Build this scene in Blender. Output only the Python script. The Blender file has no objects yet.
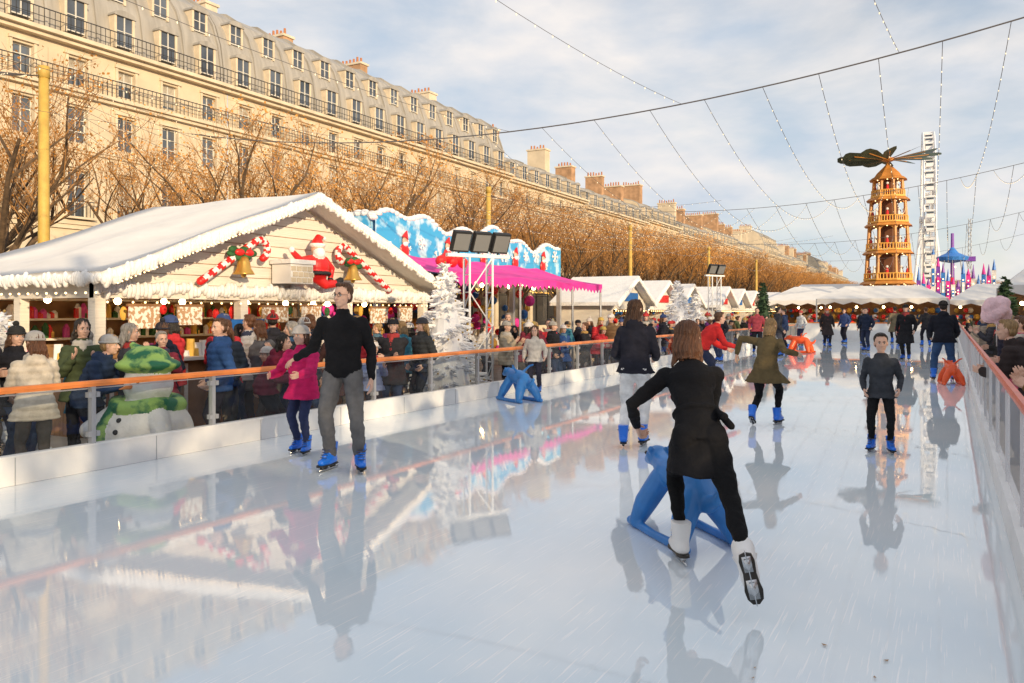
import bpy, math, random
from mathutils import Vector, Matrix, Euler
from mathutils.bvhtree import BVHTree
import numpy as np
random.seed(7)
V=Vector
sc=bpy.context.scene
COL=sc.collection
pi=math.pi
# ---------------------------------------------------------------- materials
def mat(name,col,rough=.6,metal=0,bump=0,bscale=50,var=0,vscale=6,emit=0,spec=.5,coat=0,col2=None,ramp=(.4,.6),stretch=None):
    m=bpy.data.materials.new(name); m.use_nodes=True
    nt=m.node_tree; b=nt.nodes['Principled BSDF']; L=nt.links
    c=(col[0],col[1],col[2],1)
    b.inputs['Base Color'].default_value=c
    b.inputs['Roughness'].default_value=rough; b.inputs['Metallic'].default_value=metal
    b.inputs['Specular IOR Level'].default_value=spec; b.inputs['Coat Weight'].default_value=coat
    tc=nt.nodes.new('ShaderNodeTexCoord'); src=tc.outputs['Object']
    if stretch:
        mp=nt.nodes.new('ShaderNodeMapping'); mp.inputs['Scale'].default_value=stretch
        L.new(src,mp.inputs[0]); src=mp.outputs[0]
    if var or col2:
        n=nt.nodes.new('ShaderNodeTexNoise'); n.inputs['Scale'].default_value=vscale; n.inputs['Detail'].default_value=5
        L.new(src,n.inputs['Vector'])
        r=nt.nodes.new('ShaderNodeValToRGB'); L.new(n.outputs['Fac'],r.inputs[0])
        r.color_ramp.elements[0].position=ramp[0] if col2 else .3
        r.color_ramp.elements[1].position=ramp[1] if col2 else .7
        if col2:
            r.color_ramp.elements[0].color=c; r.color_ramp.elements[1].color=(*col2,1)
        else:
            r.color_ramp.elements[0].color=tuple(max(0,x*(1-var)) for x in col)+(1,)
            r.color_ramp.elements[1].color=tuple(min(1,x*(1+var)) for x in col)+(1,)
        L.new(r.outputs[0],b.inputs['Base Color'])
        if emit: L.new(r.outputs[0],b.inputs['Emission Color'])
    if bump:
        n=nt.nodes.new('ShaderNodeTexNoise'); n.inputs['Scale'].default_value=bscale; n.inputs['Detail'].default_value=4
        L.new(src,n.inputs['Vector'])
        bp=nt.nodes.new('ShaderNodeBump'); bp.inputs['Strength'].default_value=bump; bp.inputs['Distance'].default_value=.02
        L.new(n.outputs['Fac'],bp.inputs['Height']); L.new(bp.outputs[0],b.inputs['Normal'])
    if emit:
        if not(var or col2): b.inputs['Emission Color'].default_value=c
        b.inputs['Emission Strength'].default_value=emit
    return m
_cl={}
def cloth(col,rough=.85):
    k=tuple(round(x,3) for x in col)
    if k not in _cl: _cl[k]=mat('cloth',col,rough,bump=.35,bscale=35,var=.22,vscale=9,spec=.2)
    return _cl[k]
M_skin=mat('skin',(.68,.42,.31),.5,bump=.05,bscale=80,var=.06)
M_lip=mat('lips',(.50,.18,.15),.5)
M_eye=mat('eye_white',(.7,.68,.65),.2)
M_iris=mat('iris',(.03,.02,.015),.2)
M_hair={k:mat('hair_'+k,c,.42,bump=.8,bscale=40,var=.45,vscale=26,stretch=(3,3,.3)) for k,c in dict(brown=(.09,.04,.018),dark=(.02,.014,.01),auburn=(.13,.052,.022),grey=(.3,.28,.26),blond=(.35,.22,.1)).items()}
M_blue=mat('blue_plastic',(.01,.17,.78),.35,var=.1,coat=.2)
M_aid=mat('blue_aid_plastic',(.03,.20,.55),.45,var=.15,coat=.1,bump=.05,bscale=20)
M_redaid=mat('red_aid_plastic',(.80,.10,.02),.4,var=.12)
M_whiteboot=mat('white_leather',(.80,.78,.76),.4,var=.06,bump=.1)
M_metal=mat('steel',(.55,.56,.58),.25,1,var=.1)
M_black=mat('black_rubber',(.015,.015,.016),.6)
M_dshoe=mat('dark_shoe',(.03,.025,.02),.5,var=.2)
# ---------------------------------------------------------------- mesh builder
class MB:
    def __init__(s): s.v=[];s.f=[];s.m=[]
    def add(s,vs,fs,mi):
        o=len(s.v); s.v.extend(vs); s.f.extend([tuple(i+o for i in f) for f in fs])
        if isinstance(mi,int): s.m.extend([mi]*len(fs))
        else: s.m.extend(mi)
    def quad(s,a,b,c,d,mi): s.add([V(a),V(b),V(c),V(d)],[(0,1,2,3)],mi)
    def bx(s,x0,x1,y0,y1,z0,z1,mi):
        s.add([V((x,y,z)) for z in (z0,z1) for y in (y0,y1) for x in (x0,x1)],
          [(0,2,3,1),(4,5,7,6),(0,1,5,4),(2,6,7,3),(0,4,6,2),(1,3,7,5)],mi)
    def box(s,c,sz,mi,R=None):
        c=V(c); h=V(sz)/2
        vs=[]
        for z in (-1,1):
            for y in (-1,1):
                for x in (-1,1):
                    p=V((x*h.x,y*h.y,z*h.z))
                    if R: p=R@p
                    vs.append(c+p)
        s.add(vs,[(0,2,3,1),(4,5,7,6),(0,1,5,4),(2,6,7,3),(0,4,6,2),(1,3,7,5)],mi)
    def ell(s,c,r,mi,R=None,nu=16,nv=10):
        c=V(c)
        if not hasattr(r,'__len__'): r=(r,r,r)
        vs=[]
        for j in range(1,nv):
            t=pi*j/nv
            for i in range(nu):
                a=2*pi*i/nu
                p=V((r[0]*math.sin(t)*math.cos(a),r[1]*math.sin(t)*math.sin(a),r[2]*math.cos(t)))
                vs.append(c+(R@p if R else p))
        tp=V((0,0,r[2])); bt=V((0,0,-r[2]))
        vs.append(c+(R@tp if R else tp)); vs.append(c+(R@bt if R else bt))
        fs=[]
        for j in range(nv-2):
            for i in range(nu):
                fs.append((j*nu+i,(j+1)*nu+i,(j+1)*nu+(i+1)%nu,j*nu+(i+1)%nu))
        T=len(vs)-2
        for i in range(nu):
            fs.append((T,i,(i+1)%nu)); fs.append((T+1,(nv-2)*nu+(i+1)%nu,(nv-2)*nu+i))
        s.add(vs,fs,mi)
    def loft(s,rings,mi,cap=True,closed=False):
        n=len(rings[0]); vs=[p for r in rings for p in r]; fs=[]; ms=[]
        K=len(rings)
        for j in range(K if closed else K-1):
            for i in range(n):
                j2=(j+1)%K
                fs.append((j*n+i,j*n+(i+1)%n,j2*n+(i+1)%n,j2*n+i)); ms.append(mi if isinstance(mi,int) else mi(j,i))
        if cap and not closed:
            fs.append(tuple(range(n-1,-1,-1))); fs.append(tuple((K-1)*n+i for i in range(n)))
            ms+= [mi if isinstance(mi,int) else mi(0,0)]*2
        s.add(vs,fs,ms)
    def tube(s,pts,rads,mi,n=8,cap=True,closed=False):
        pts=[V(p) for p in pts]
        if not hasattr(rads,'__len__'): rads=[rads]*len(pts)
        K=len(pts); rings=[]; prev=None
        for k in range(K):
            if closed: t=pts[(k+1)%K]-pts[k-1]
            else: t=pts[min(k+1,K-1)]-pts[max(k-1,0)]
            if t.length<1e-9: t=V((0,0,1))
            t.normalize()
            if prev is None:
                a=V((0,0,1)) if abs(t.z)<.9 else V((1,0,0))
                u=t.cross(a).normalized()
            else:
                u=(prev-t*prev.dot(t))
                u=u.normalized() if u.length>1e-6 else t.orthogonal().normalized()
            prev=u; w=t.cross(u)
            rings.append([pts[k]+(u*math.cos(2*pi*i/n)+w*math.sin(2*pi*i/n))*rads[k] for i in range(n)])
        s.loft(rings,mi,cap,closed)
    def cap_tube(s,pts,rads,mi,n=12):
        s.tube(pts,rads,mi,n)
        s.ell(pts[0],rads[0],mi,nu=n,nv=8); s.ell(pts[-1],rads[-1],mi,nu=n,nv=8)
    def mesh(s,name,mats=(),smooth=True):
        me=bpy.data.meshes.new(name)
        me.from_pydata([tuple(p) for p in s.v],[],s.f)
        for m in mats: me.materials.append(m)
        me.polygons.foreach_set('material_index',s.m)
        if smooth: me.polygons.foreach_set('use_smooth',[True]*len(s.f))
        me.update(); return me
    def obj(s,name,mats,smooth=False,parent=None,loc=(0,0,0),rz=0):
        o=bpy.data.objects.new(name,s.mesh(name,mats,smooth)); COL.objects.link(o)
        o.location=loc; o.rotation_euler=(0,0,rz)
        if parent: o.parent=parent
        return o
    @staticmethod
    def from_mesh(me):
        b=MB(); b.v=[v.co.copy() for v in me.vertices]; b.f=[tuple(p.vertices) for p in me.polygons]; b.m=[p.material_index for p in me.polygons]; return b
def inst(name,me,loc=(0,0,0),rz=0,scale=1,parent=None):
    o=bpy.data.objects.new(name,me); COL.objects.link(o); o.location=loc; o.rotation_euler=(0,0,rz)
    o.scale=(scale,)*3 if not hasattr(scale,'__len__') else scale
    if parent: o.parent=parent
    return o
def empty(name,loc=(0,0,0),rz=0,s=1):
    o=bpy.data.objects.new(name,None); COL.objects.link(o); o.location=loc; o.rotation_euler=(0,0,rz); o.scale=(s,s,s); o.empty_display_size=.1; return o
def fuse(mb,voxel,mats,sm=4,name='m',disp=None):
    me=mb.mesh('tmp'); o=bpy.data.objects.new('tmp',me); COL.objects.link(o)
    r=o.modifiers.new('r','REMESH'); r.mode='VOXEL'; r.voxel_size=voxel
    if sm:
        q=o.modifiers.new('s','SMOOTH'); q.factor=.5; q.iterations=sm
    dg=bpy.context.evaluated_depsgraph_get(); dg.update()
    m2=bpy.data.meshes.new_from_object(o.evaluated_get(dg)); m2.name=name
    bpy.data.objects.remove(o)
    bvh=BVHTree.FromPolygons(mb.v,mb.f)
    n=len(m2.polygons); tags=np.zeros(n,dtype=np.int32)
    for i,p in enumerate(m2.polygons):
        h=bvh.find_nearest(p.center)
        tags[i]=mb.m[h[2]]
    m2.materials.clear()
    for m in mats: m2.materials.append(m)
    m2.polygons.foreach_set('material_index',tags)
    m2.polygons.foreach_set('use_smooth',np.ones(n,dtype=bool))
    if disp:
        nv=len(m2.vertices); co=np.zeros(nv*3); m2.vertices.foreach_get('co',co); co=co.reshape(-1,3)
        no=np.zeros(nv*3); m2.vertex_normals.foreach_get('vector',no); no=no.reshape(-1,3)
        vt=np.zeros(nv,dtype=np.int32)
        for i,p in enumerate(m2.polygons):
            for k in p.vertices: vt[k]=tags[i]
        co=co+no*disp(co,vt)[:,None]
        m2.vertices.foreach_set('co',co.ravel())
    m2.update(); return m2
# ---------------------------------------------------------------- body parts
def ring(c,u,v,a,b,n=20,p=2.3):
    out=[]
    for i in range(n):
        t=2*pi*i/n; ct,st=math.cos(t),math.sin(t)
        out.append(c+u*(a*math.copysign(abs(ct)**(2/p),ct))+v*(b*math.copysign(abs(st)**(2/p),st)))
    return out
def IK(a,b,l1,l2,pole):
    d=b-a; L=d.length; mx=(l1+l2)*.995
    if L>mx: b=a+d/L*mx; d=b-a; L=mx
    dn=d/L; x=(l1*l1-l2*l2+L*L)/(2*L); h=math.sqrt(max(l1*l1-x*x,0))
    p=pole-dn*pole.dot(dn); p.normalize()
    return a+dn*x+p*h,b
def lerp(a,b,t): return a+(b-a)*t
def make_body(fem=False,hip=(0,0,.98),lean=3,side=0,twist=0,feet=None,toes=None,hands=None,poleL=None,poleR=None,coat=0,flare=.04,bulk=.018,baggy=.008,puff=0,scarf=False,hood=False,headf=0,voxel=.014,ank=.15,name='body',tight=0,belt=False,fold=1.0):
    mb=MB(); hip=V(hip); le=math.radians(lean); si=math.radians(side); tw=math.radians(twist)
    u=V((math.sin(si),math.sin(le),math.cos(le)*math.cos(si))).normalized()
    r=V((math.cos(tw),math.sin(tw),0)); r=(r-u*r.dot(u)).normalized(); f=u.cross(r)
    r0=V((1,0,0)); 
    shw=.160 if fem else .185
    k=bulk
    W=[(-.07,.150,.105),(0,.172 if fem else .165,.122),(.09,.155 if fem else .158,.118),(.18,.132 if fem else .155,.108),(.30,.148 if fem else .172,.116),(.40,.158 if fem else .185,.112),(.455,.14 if fem else .165,.095),(.50,.09,.075),(.525,.06,.06)]
    rings=[]
    for t,a,b in W:
        q=min(max(t/.4,0),1); rr=lerp(r0,r,q).normalized(); ff=u.cross(rr)
        kk=k if t<.46 else k*.5
        rings.append(ring(hip+u*t,rr,ff,a+kk-tight*.02*(t<.35),b+kk-tight*.02*(t<.35)))
    mb.loft(rings,0)
    if belt:
        mb.tube([hip+u*.15+r*((.130+k)*math.cos(a))+f*((.100+k)*math.sin(a)) for a in [2*pi*i/20 for i in range(20)]],.016,0,8,closed=True)
        mb.cap_tube([hip+u*.15+r*.12-f*.05,hip+u*.0+r*.185-f*.10],[.018,.022],0)
        mb.cap_tube([hip+u*.15+r*.12-f*.06,hip+u*.04+r*.145-f*.15],[.016,.02],0)
    if fem:
        for s_ in(-1,1): mb.ell(hip+u*.33+r*.07*s_+f*.085,(.06,.06+k*.6,.06),0)
    nb=hip+u*.50
    hd=(u+V((0,1,0))*math.sin(math.radians(headf))*1.0+V((0,0,1))*.6).normalized()
    hc=nb+hd*.195
    mb.tube([nb-u*.06,lerp(nb,hc,.6)],[.065,.05],2,12)
    mb.cap_tube([nb-u*.035,nb+hd*.035],[.075+k*.4,.062+k*.4],0)
    if scarf:
        c=nb+hd*.03; mb.tube([c+(r*math.cos(2*pi*i/14)*.08+f*math.sin(2*pi*i/14)*.075+u*.01*math.sin(3*i)) for i in range(14)],.035,3,10,closed=True)
        mb.cap_tube([c+f*.09,c+f*.11-u*.22],[.03,.035],3)
    if hood: mb.ell(nb-f*.085-u*.01,(.11,.07,.085),0); 
    anchors={'head':(hc,)}
    feet=feet or [(-.1,0,ank),(.1,0,ank)]; toes=toes or [(-.15,1,0),(.15,1,0)]
    hips=[]; kn=[]
    for i,s_ in enumerate((-1,1)):
        hj=hip+r0*.088*s_-V((0,0,.03)); a=V(feet[i]); td=V(toes[i]).normalized()
        kneep,a=IK(hj,a,.435,.42,V((td.x*.6,1,.1)))
        g=baggy
        mb.cap_tube([hj,lerp(hj,kneep,.5),kneep,lerp(kneep,a,.32),lerp(kneep,a,.7),a+(kneep-a).normalized()*.02],[.092+g*.6,.08+g,.06+g,.060+g,.047+g*1.3,.043+g*1.3],1)
        mb.ell(hj+V((.0,-.045,.02)),(.085,.085,.095),0 if coat>.5 else 1)
        hips.append(hj); kn.append(kneep)
        up=(kneep-a).normalized(); anchors['foot%d'%i]=(a,td,up)
    if coat>0:
        rg=[]
        for t in [-.25,0,.2,.4,.6,.8,1.0]:
            tt=max(t,0)*coat
            pl=lerp(hips[0],kn[0],tt); pr=lerp(hips[1],kn[1],tt)
            c=(pl+pr)/2; 
            if t<0: c=hip+u*.10
            a=abs(pl.x-pr.x)/2+.095-.016*tight+k+flare*max(t,0); b=abs(pl.y-pr.y)/2*(1-.2*tight)+.115-.022*tight+k*.8+flare*.8*max(t,0)
            if t<0: a,b=.15+k-.035*tight,.112+k-.03*tight
            rg.append(ring(c,V((1,0,0)),V((0,1,0)),a,b,24,2.1))
        mb.loft(rg,0)
    hands=hands or [(-.25,.02,.9),(.25,.02,.9)]
    for i,s_ in enumerate((-1,1)):
        sh=nb-u*.07+r*shw*s_
        pole=(poleL if i==0 else poleR) or (.35*s_,-1,-.3)
        el,w=IK(sh,V(hands[i]),.295,.265,V(pole))
        kk=k*.75
        af=.93 if fem else 1
        mb.ell(sh,(.062+kk*.8)*af,0)
        mb.cap_tube([sh,lerp(sh,el,.5),el,lerp(el,w,.4),w-(w-el).normalized()*.015],[(.056+kk)*af,(.050+kk)*af,(.043+kk)*af,(.041+kk)*af,(.032+kk*.8)*af],0)
        anchors['hand%d'%i]=(w,(w-el).normalized())
    def disp(co,vt):
        x,y,z=co[:,0],co[:,1],co[:,2]
        n1=np.sin(21*x+9*z+2.1*np.sin(15*z+6*y))*np.sin(24*z+12*y+1.8*np.sin(14*x+3*z))
        n2=np.sin(47*x+31*y+2*np.sin(38*z))*np.sin(52*z+20*x)
        d=(.0062*n1+.0028*n2)*fold
        cl=(vt==0)|(vt==1)
        d=np.where(cl,d,0)
        if puff: d=np.where(vt==0,d*.6+.010*np.abs(np.sin(z*2*pi/.16))-.004,d)
        return d
    me=fuse(mb,voxel,[M_black,M_black,M_skin,M_black,M_black],3,name,disp)
    return me,anchors
def make_head():
    mb=MB()
    mb.ell((0,-.012,.03),(.074,.093,.088),0,nu=24,nv=16)
    mb.ell((0,.018,-.03),(.060,.070,.083),0,nu=24,nv=16)
    mb.ell((0,.05,-.085),(.030,.028,.026),0)
    mb.cap_tube([(0,.086,.008),(0,.100,-.018),(0,.104,-.03)],[.007,.010,.013],0)
    for s_ in(-1,1):
        mb.ell((.012*s_,.092,-.033),(.009,.011,.008),0)
        mb.ell((.028*s_,.078,.022),(.022,.010,.008),0)
        mb.ell((.036*s_,.055,-.03),(.022,.022,.022),0)
        mb.ell((.075*s_,-.005,-.005),(.009,.020,.031),0)
    mb.ell((0,.084,-.053),(.023,.010,.0055),1); mb.ell((0,.083,-.063),(.020,.010,.006),1)
    me=fuse(mb,.005,[M_skin,M_lip],2,'head'); me.materials.clear()
    for m in(M_skin,M_lip,M_eye,M_iris,M_hair['dark']): me.materials.append(m)
    b=MB.from_mesh(me)
    for s_ in(-1,1):
        b.ell((.029*s_,.074,.003),(.014,.010,.009),2); b.ell((.029*s_,.081,.003),(.006,.0045,.0065),3,nu=10,nv=6)
        b.tube([(.014*s_,.090,.022),(.030*s_,.089,.027),(.046*s_,.076,.022)],[.003,.004,.002],4,6)
        b.tube([(.016*s_,.084,.008),(.030*s_,.086,.0135),(.044*s_,.077,.008)],[.0015,.0022,.0012],4,5)
    r=b.mesh('head',[M_skin,M_lip,M_eye,M_iris,M_hair['dark']]); return r
def hdisp(a):
    def d(co,vt):
        x,y,z=co[:,0],co[:,1],co[:,2]; th=np.arctan2(x,y+.02)
        return a*np.sin(th*26+3*np.sin(z*22))+a*.8*np.sin(th*11+z*30)
    return d
def make_hair(kind):
    mb=MB()
    if kind=='short':
        mb.ell((0,-.032,.054),(.081,.092,.078),0,nu=24,nv=16)
        mb.ell((0,-.055,-.005),(.074,.056,.065),0)
        mb.ell((0,.030,.104),(.050,.045,.024),0)
        for s_ in(-1,1): mb.ell((.064*s_,-.015,.03),(.014,.034,.035),0)
        return fuse(mb,.006,[M_black],1,'hair',hdisp(.003))
    mb.ell((0,-.024,.046),(.081,.096,.082),0,nu=24,nv=16)
    mb.ell((0,-.055,-.01),(.070,.056,.075),0)
    for s_ in(-1,1): mb.cap_tube([(.03*s_,.03,.105),(.064*s_,.02,.05),(.072*s_,-.01,-.03),(.064*s_,-.03,-.10)],[.018,.018,.020,.014],0)
    L=.17 if kind=='medium' else .36
    wd=.012 if kind=='medium' else .03
    rg=[]
    for t in [0,.2,.45,.7,.9,1]:
        rg.append(ring(V((0,-.055-.045*t,.03-L*t)),V((1,0,0)),V((0,1,0)),(.074+wd*math.sin(t*2.4))*(1-.25*(t>.85)),(.052+.006*t)*(1-.35*(t>.85)),18,2))
    mb.loft(rg,0)
    for i in range(13):
        a=(i-6)/6; mb.cap_tube([(a*.07,-.07,-.05),(a*(.082 if kind=='medium' else .105),-.085,-.13),(a*.085+random.uniform(-.02,.02),-.1-random.uniform(0,.02),.02-L-random.uniform(.0,.08))],[.024,.018,.005],0,8)
    return fuse(mb,.006,[M_black],1,'hair',hdisp(.007 if kind=='curly' else .0045))
def make_hand(curl):
    mb=MB()   # right hand: fingers -Z, palm normal -X, thumb +Y
    mb.loft([ring(V((0,0,.01)),V((0,1,0)),V((1,0,0)),.026,.02,12),ring(V((0,0,-.03)),V((0,1,0)),V((1,0,0)),.036,.017,12),ring(V((0,0,-.085)),V((0,1,0)),V((1,0,0)),.041,.014,12),ring(V((0,0,-.096)),V((0,1,0)),V((1,0,0)),.037,.010,12)],0)
    for i,(y,l) in enumerate([(.031,.070),(.011,.078),(-.010,.072),(-.030,.057)]):
        p=V((0,y,-.09)); a=.15*curl; pts=[p+V((0,0,.012)),p]
        for k,s_ in enumerate((.45,.31,.24)):
            a+=curl*(.45+.1*i*.5); p=p+V((-math.sin(a),y*.12,-math.cos(a)))*l*s_; pts.append(p)
        mb.cap_tube(pts,[.0092,.0092,.0088,.008,.0066],0,8)
    mb.cap_tube([V((-.002,.025,-.02)),V((-.012,.045,-.048)),V((-.022,.056,-.078)),V((-.030-.01*curl,.054,-.102))],[.015,.012,.0095,.0075],0,8)
    return fuse(mb,.004,[M_skin],1,'hand')
SOLE=[(.0,-.085),(.028,-.075),(.036,-.04),(.031,.02),(.036,.07),(.044,.11),(.038,.155),(.015,.18),(-.015,.178),(-.034,.15),(-.040,.11),(-.033,.07),(-.029,.02),(-.036,-.04),(-.028,-.075)]
def make_skate(kind):
    mb=MB()
    zz=-.052
    mb.loft([ring(V((0,-.005,.115)),V((1,0,0)),V((0,1,0)),.056,.066,16),ring(V((0,-.002,.05)),V((1,0,0)),V((0,1,0)),.052,.062,16),ring(V((0,.005,0)),V((1,0,0)),V((0,1,0)),.046,.062,16),ring(V((0,.02,-.04)),V((1,0,0)),V((0,1,0)),.046,.085,16),ring(V((0,.03,-.078)),V((1,0,0)),V((0,1,0)),.042,.10,16)],0)
    mb.cap_tube([(0,-.03,zz),(0,.06,zz-.004),(0,.135,zz-.010)],[.042,.045,.034],0,14)
    mb.ell((0,.055,-.01),(.034,.06,.035),0)
    me=fuse(mb,.007,[M_blue],2,'skate'); b=MB.from_mesh(me)
    b.loft([[V((x,y,-.101)) for x,y in SOLE],[V((x,y,-.086)) for x,y in SOLE]],1)
    for i in range(5): b.tube([(-.03,.055+i*.012,.07-i*.022),(0,.073+i*.012,.072-i*.022),(.03,.055+i*.012,.07-i*.022)],.004,2,5)
    b.tube([(-.052,-.0,.055),(-.03,.066,.05),(.03,.066,.05),(.052,0,.055)],.009,2 if kind=='blue' else 0,6)
    b.bx(-.012,.012,-.06,.0,-.125,-.1012,3 if kind!='blue' else 1); b.bx(-.012,.012,.06,.14,-.125,-.1012,3 if kind!='blue' else 1)
    b.bx(-.02,.02,-.07,.01,-.106,-.1015,3); b.bx(-.024,.024,.05,.15,-.106,-.1015,3)
    prof=[(-.11,-.125),(-.115,-.142),(-.10,-.150),(.14,-.150),(.165,-.142),(.172,-.125)]
    b.loft([[V((-.002,y,z)) for y,z in prof],[V((.002,y,z)) for y,z in prof]],3)
    mats=[M_blue,M_black,mat('buckle',(.05,.06,.12),.4),M_metal] if kind=='blue' else [M_whiteboot,M_dshoe,mat('lace',(.6,.58,.55),.8),M_metal]
    return b.mesh('skate_'+kind,mats)
def make_shoe():
    mb=MB()
    mb.cap_tube([(0,0,.06),(0,0,-.02)],[.05,.046],0); mb.cap_tube([(0,-.03,-.045),(0,.06,-.048),(0,.14,-.055)],[.042,.043,.032],0)
    me=fuse(mb,.009,[M_dshoe],1,'shoe'); b=MB.from_mesh(me); b.loft([[V((x,y,-.09)) for x,y in SOLE],[V((x,y,-.075)) for x,y in SOLE]],0); return b.mesh('shoe',[M_dshoe])
HEAD=make_head(); HAIR={k:make_hair(k) for k in('short','medium','curly')}
HAND=[make_hand(.55),make_hand(1.35)]; SK_B=make_skate('blue'); SK_W=make_skate('white'); SHOE=make_shoe()
def beanie():
    b=MB(); rg=[]
    for t,rr in [(0,1.0),(.25,1.03),(.5,.98),(.75,.8),(.92,.5),(1,.15)]:
        rg.append([V((.090*rr*math.cos(a)*(1+.015*math.sin(16*a)),-.012+.104*rr*math.sin(a)*(1+.015*math.sin(16*a)),.028+.11*t)) for a in [2*pi*i/48 for i in range(48)]])
    b.loft(rg,0); b.tube([(.092*math.cos(2*pi*i/32),-.012+.106*math.sin(2*pi*i/32),.038) for i in range(32)],[.014]*32,0,8,closed=True)
    return b
BEANIE=beanie().mesh('beanie',[M_black]); bp=beanie(); bp.ell((0,-.02,.155),.035,0); POM=bp.mesh('pompom_beanie',[M_black])
def person(name,loc,phi,h,body,top=(.02,.02,.025),legs=(.03,.03,.04),hair='short',hc='dark',hat=None,pom=False,foot='blue',hyaw=0,hpitch=0,scarf=(.3,.05,.05),grip=(0,0),glasses=False,gloves=None):
    me,an=body; s=h/1.78
    E=empty(name,loc,math.radians(phi),s)
    def ch(n,m,M,ms=None):
        o=bpy.data.objects.new(n,m); COL.objects.link(o); o.parent=E; o.matrix_basis=M
        if ms:
            for i,mm in enumerate(ms):
                if i<len(o.material_slots) and mm: o.material_slots[i].link='OBJECT'; o.material_slots[i].material=mm
        return o
    ch('body',me,Matrix(),[cloth(top),cloth(legs),None,cloth(scarf),cloth(scarf)])
    hs=1.0 if h>1.48 else 1.0+min(.24,(1.48-h)*1.1+.06)
    H=Matrix.Translation(an['head'][0]+V((0,0,(hs-1)*.09)))@Euler((math.radians(-hpitch),0,math.radians(hyaw))).to_matrix().to_4x4()@Matrix.Scale(hs,4)
    ch('head',HEAD,H); 
    if hair: ch('hair',HAIR[hair],H,[M_hair[hc]])
    if hat: ch('hat',POM if pom else BEANIE,H,[cloth(hat)])
    if glasses:
        g=MB()
        for s_ in(-1,1):
            g.tube([(.031*s_+.02*math.cos(a),.094,.003+.016*math.sin(a)) for a in [2*pi*i/14 for i in range(14)]],.0018,0,5,closed=True)
            g.tube([(.05*s_,.092,.006),(.074*s_,.04,.008),(.077*s_,-.01,.006)],.0016,0,5)
        g.tube([(-.012,.094,.006),(.012,.094,.006)],.0018,0,5)
        ch('glasses',g.mesh('glasses',[M_black]),H)
    for i in(0,1):
        w,d=an['hand%d'%i]; z=-d; y=V((0,1,0)) if abs(d.y)<.8 else V((0,0,1)); y=(y-z*y.dot(z)).normalized(); x=y.cross(z)
        M=Matrix((x,y,z)).transposed().to_4x4(); M.translation=w
        if i==0: M=M@Matrix.Diagonal((-1,1,1,1))
        ch('hand_left' if i==0 else 'hand_right',HAND[grip[i]],M,[cloth(gloves)] if gloves else None)
        a,td,up=an['foot%d'%i]; y=td; 
        x=y.cross(V((0,0,1)) if abs(y.z)<.8 else up).normalized(); z=x.cross(y)
        M=Matrix((x,y,z)).transposed().to_4x4(); M.translation=a
        if foot!='shoe': M=M@Matrix.Diagonal((1.15,1.15,1,1))
        ch('foot_left' if i==0 else 'foot_right',{'blue':SK_B,'white':SK_W,'shoe':SHOE}[foot],M)
    return E
# ---------------------------------------------------------------- main skaters
B=make_body
b_man=B(hip=(0,0,.975),lean=4,feet=[(-.17,.06,.15),(.13,-.03,.15)],toes=[(-.35,1,0),(.35,1,0)],hands=[(-.27,.0,.88),(.52,-.22,1.06)],poleR=(0,-.3,-1),bulk=.014,baggy=.012,voxel=.010)
person('skater_man',(-5.22,6.09,0),208,1.82,b_man,top=(.010,.010,.012),legs=(.13,.13,.135),hair='short',hc='brown',hyaw=-22,hpitch=-3,glasses=True)
b_girl=B(fem=False,hip=(0,0,.96),lean=8,feet=[(-.1,.08,.15),(.1,-.04,.15)],hands=[(-.22,.52,1.15),(.34,.30,1.12)],bulk=.04,baggy=.006,coat=.38,puff=1,voxel=.013,hood=True)
person('skater_girl',(-6.24,6.62,0),195,1.38,b_girl,top=(.62,.02,.13),legs=(.03,.04,.1),hair='medium',hc='brown',hat=(.50,.46,.42),pom=True,hyaw=-10)
b_wom=B(fem=True,hip=(0,0,.86),lean=36,side=-3,feet=[(-.09,.20,.155),(.19,-.74,.21)],toes=[(-.2,1,.0),(.25,.22,-1)],hands=[(-.36,.44,.84),(.06,.56,.82)],poleL=(-1,-.5,-.3),poleR=(.2,-1,-1.2),coat=.66,flare=.0,bulk=.006,baggy=-.004,voxel=.008,headf=5,tight=1,belt=True,fold=.9)
person('skating_woman',(-1.31,4.70,0),22,1.70,b_wom,top=(.008,.008,.010),legs=(.006,.006,.007),hair='medium',hc='auburn',foot='white',grip=(1,1),hyaw=-6,hpitch=8)
b_wp=B(fem=True,hip=(0,0,.96),lean=9,feet=[(-.12,-.12,.16),(.08,.1,.15)],hands=[(-.2,.32,1.05),(.2,.34,1.05)],bulk=.03,baggy=.01,coat=.1,voxel=.012,hood=True)
person('woman_in_white_trousers',(-3.18,8.75,0),12,1.70,b_wp,top=(.02,.02,.03),legs=(.80,.78,.76),hair='curly',hc='brown',hyaw=-25)
b_ol=B(fem=True,hip=(0,0,.88),lean=24,feet=[(-.13,-.22,.2),(.12,.18,.15)],toes=[(-.2,1,-.5),(.1,1,0)],hands=[(-.5,.12,1.08),(.42,.18,1.1)],poleL=(-.2,-.2,1),bulk=.02,coat=.55,flare=.13,baggy=0,voxel=.013)
person('skater_in_olive_coat',(-2.22,11.29,0),-8,1.58,b_ol,top=(.13,.095,.045),legs=(.01,.01,.012),hair='medium',hc='blond')
b_boy=B(hip=(0,0,.96),lean=4,feet=[(-.13,.05,.15),(.13,-.04,.15)],toes=[(-.3,1,0),(.3,1,0)],hands=[(-.25,.16,.98),(.23,.14,.96)],bulk=.012,coat=.22,baggy=.002,voxel=.012,hood=True)
person('skater_boy',(-.67,9.73,0),183,1.28,b_boy,top=(.045,.05,.06),legs=(.01,.01,.012),hair='short',hc='dark',hyaw=8)
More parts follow.
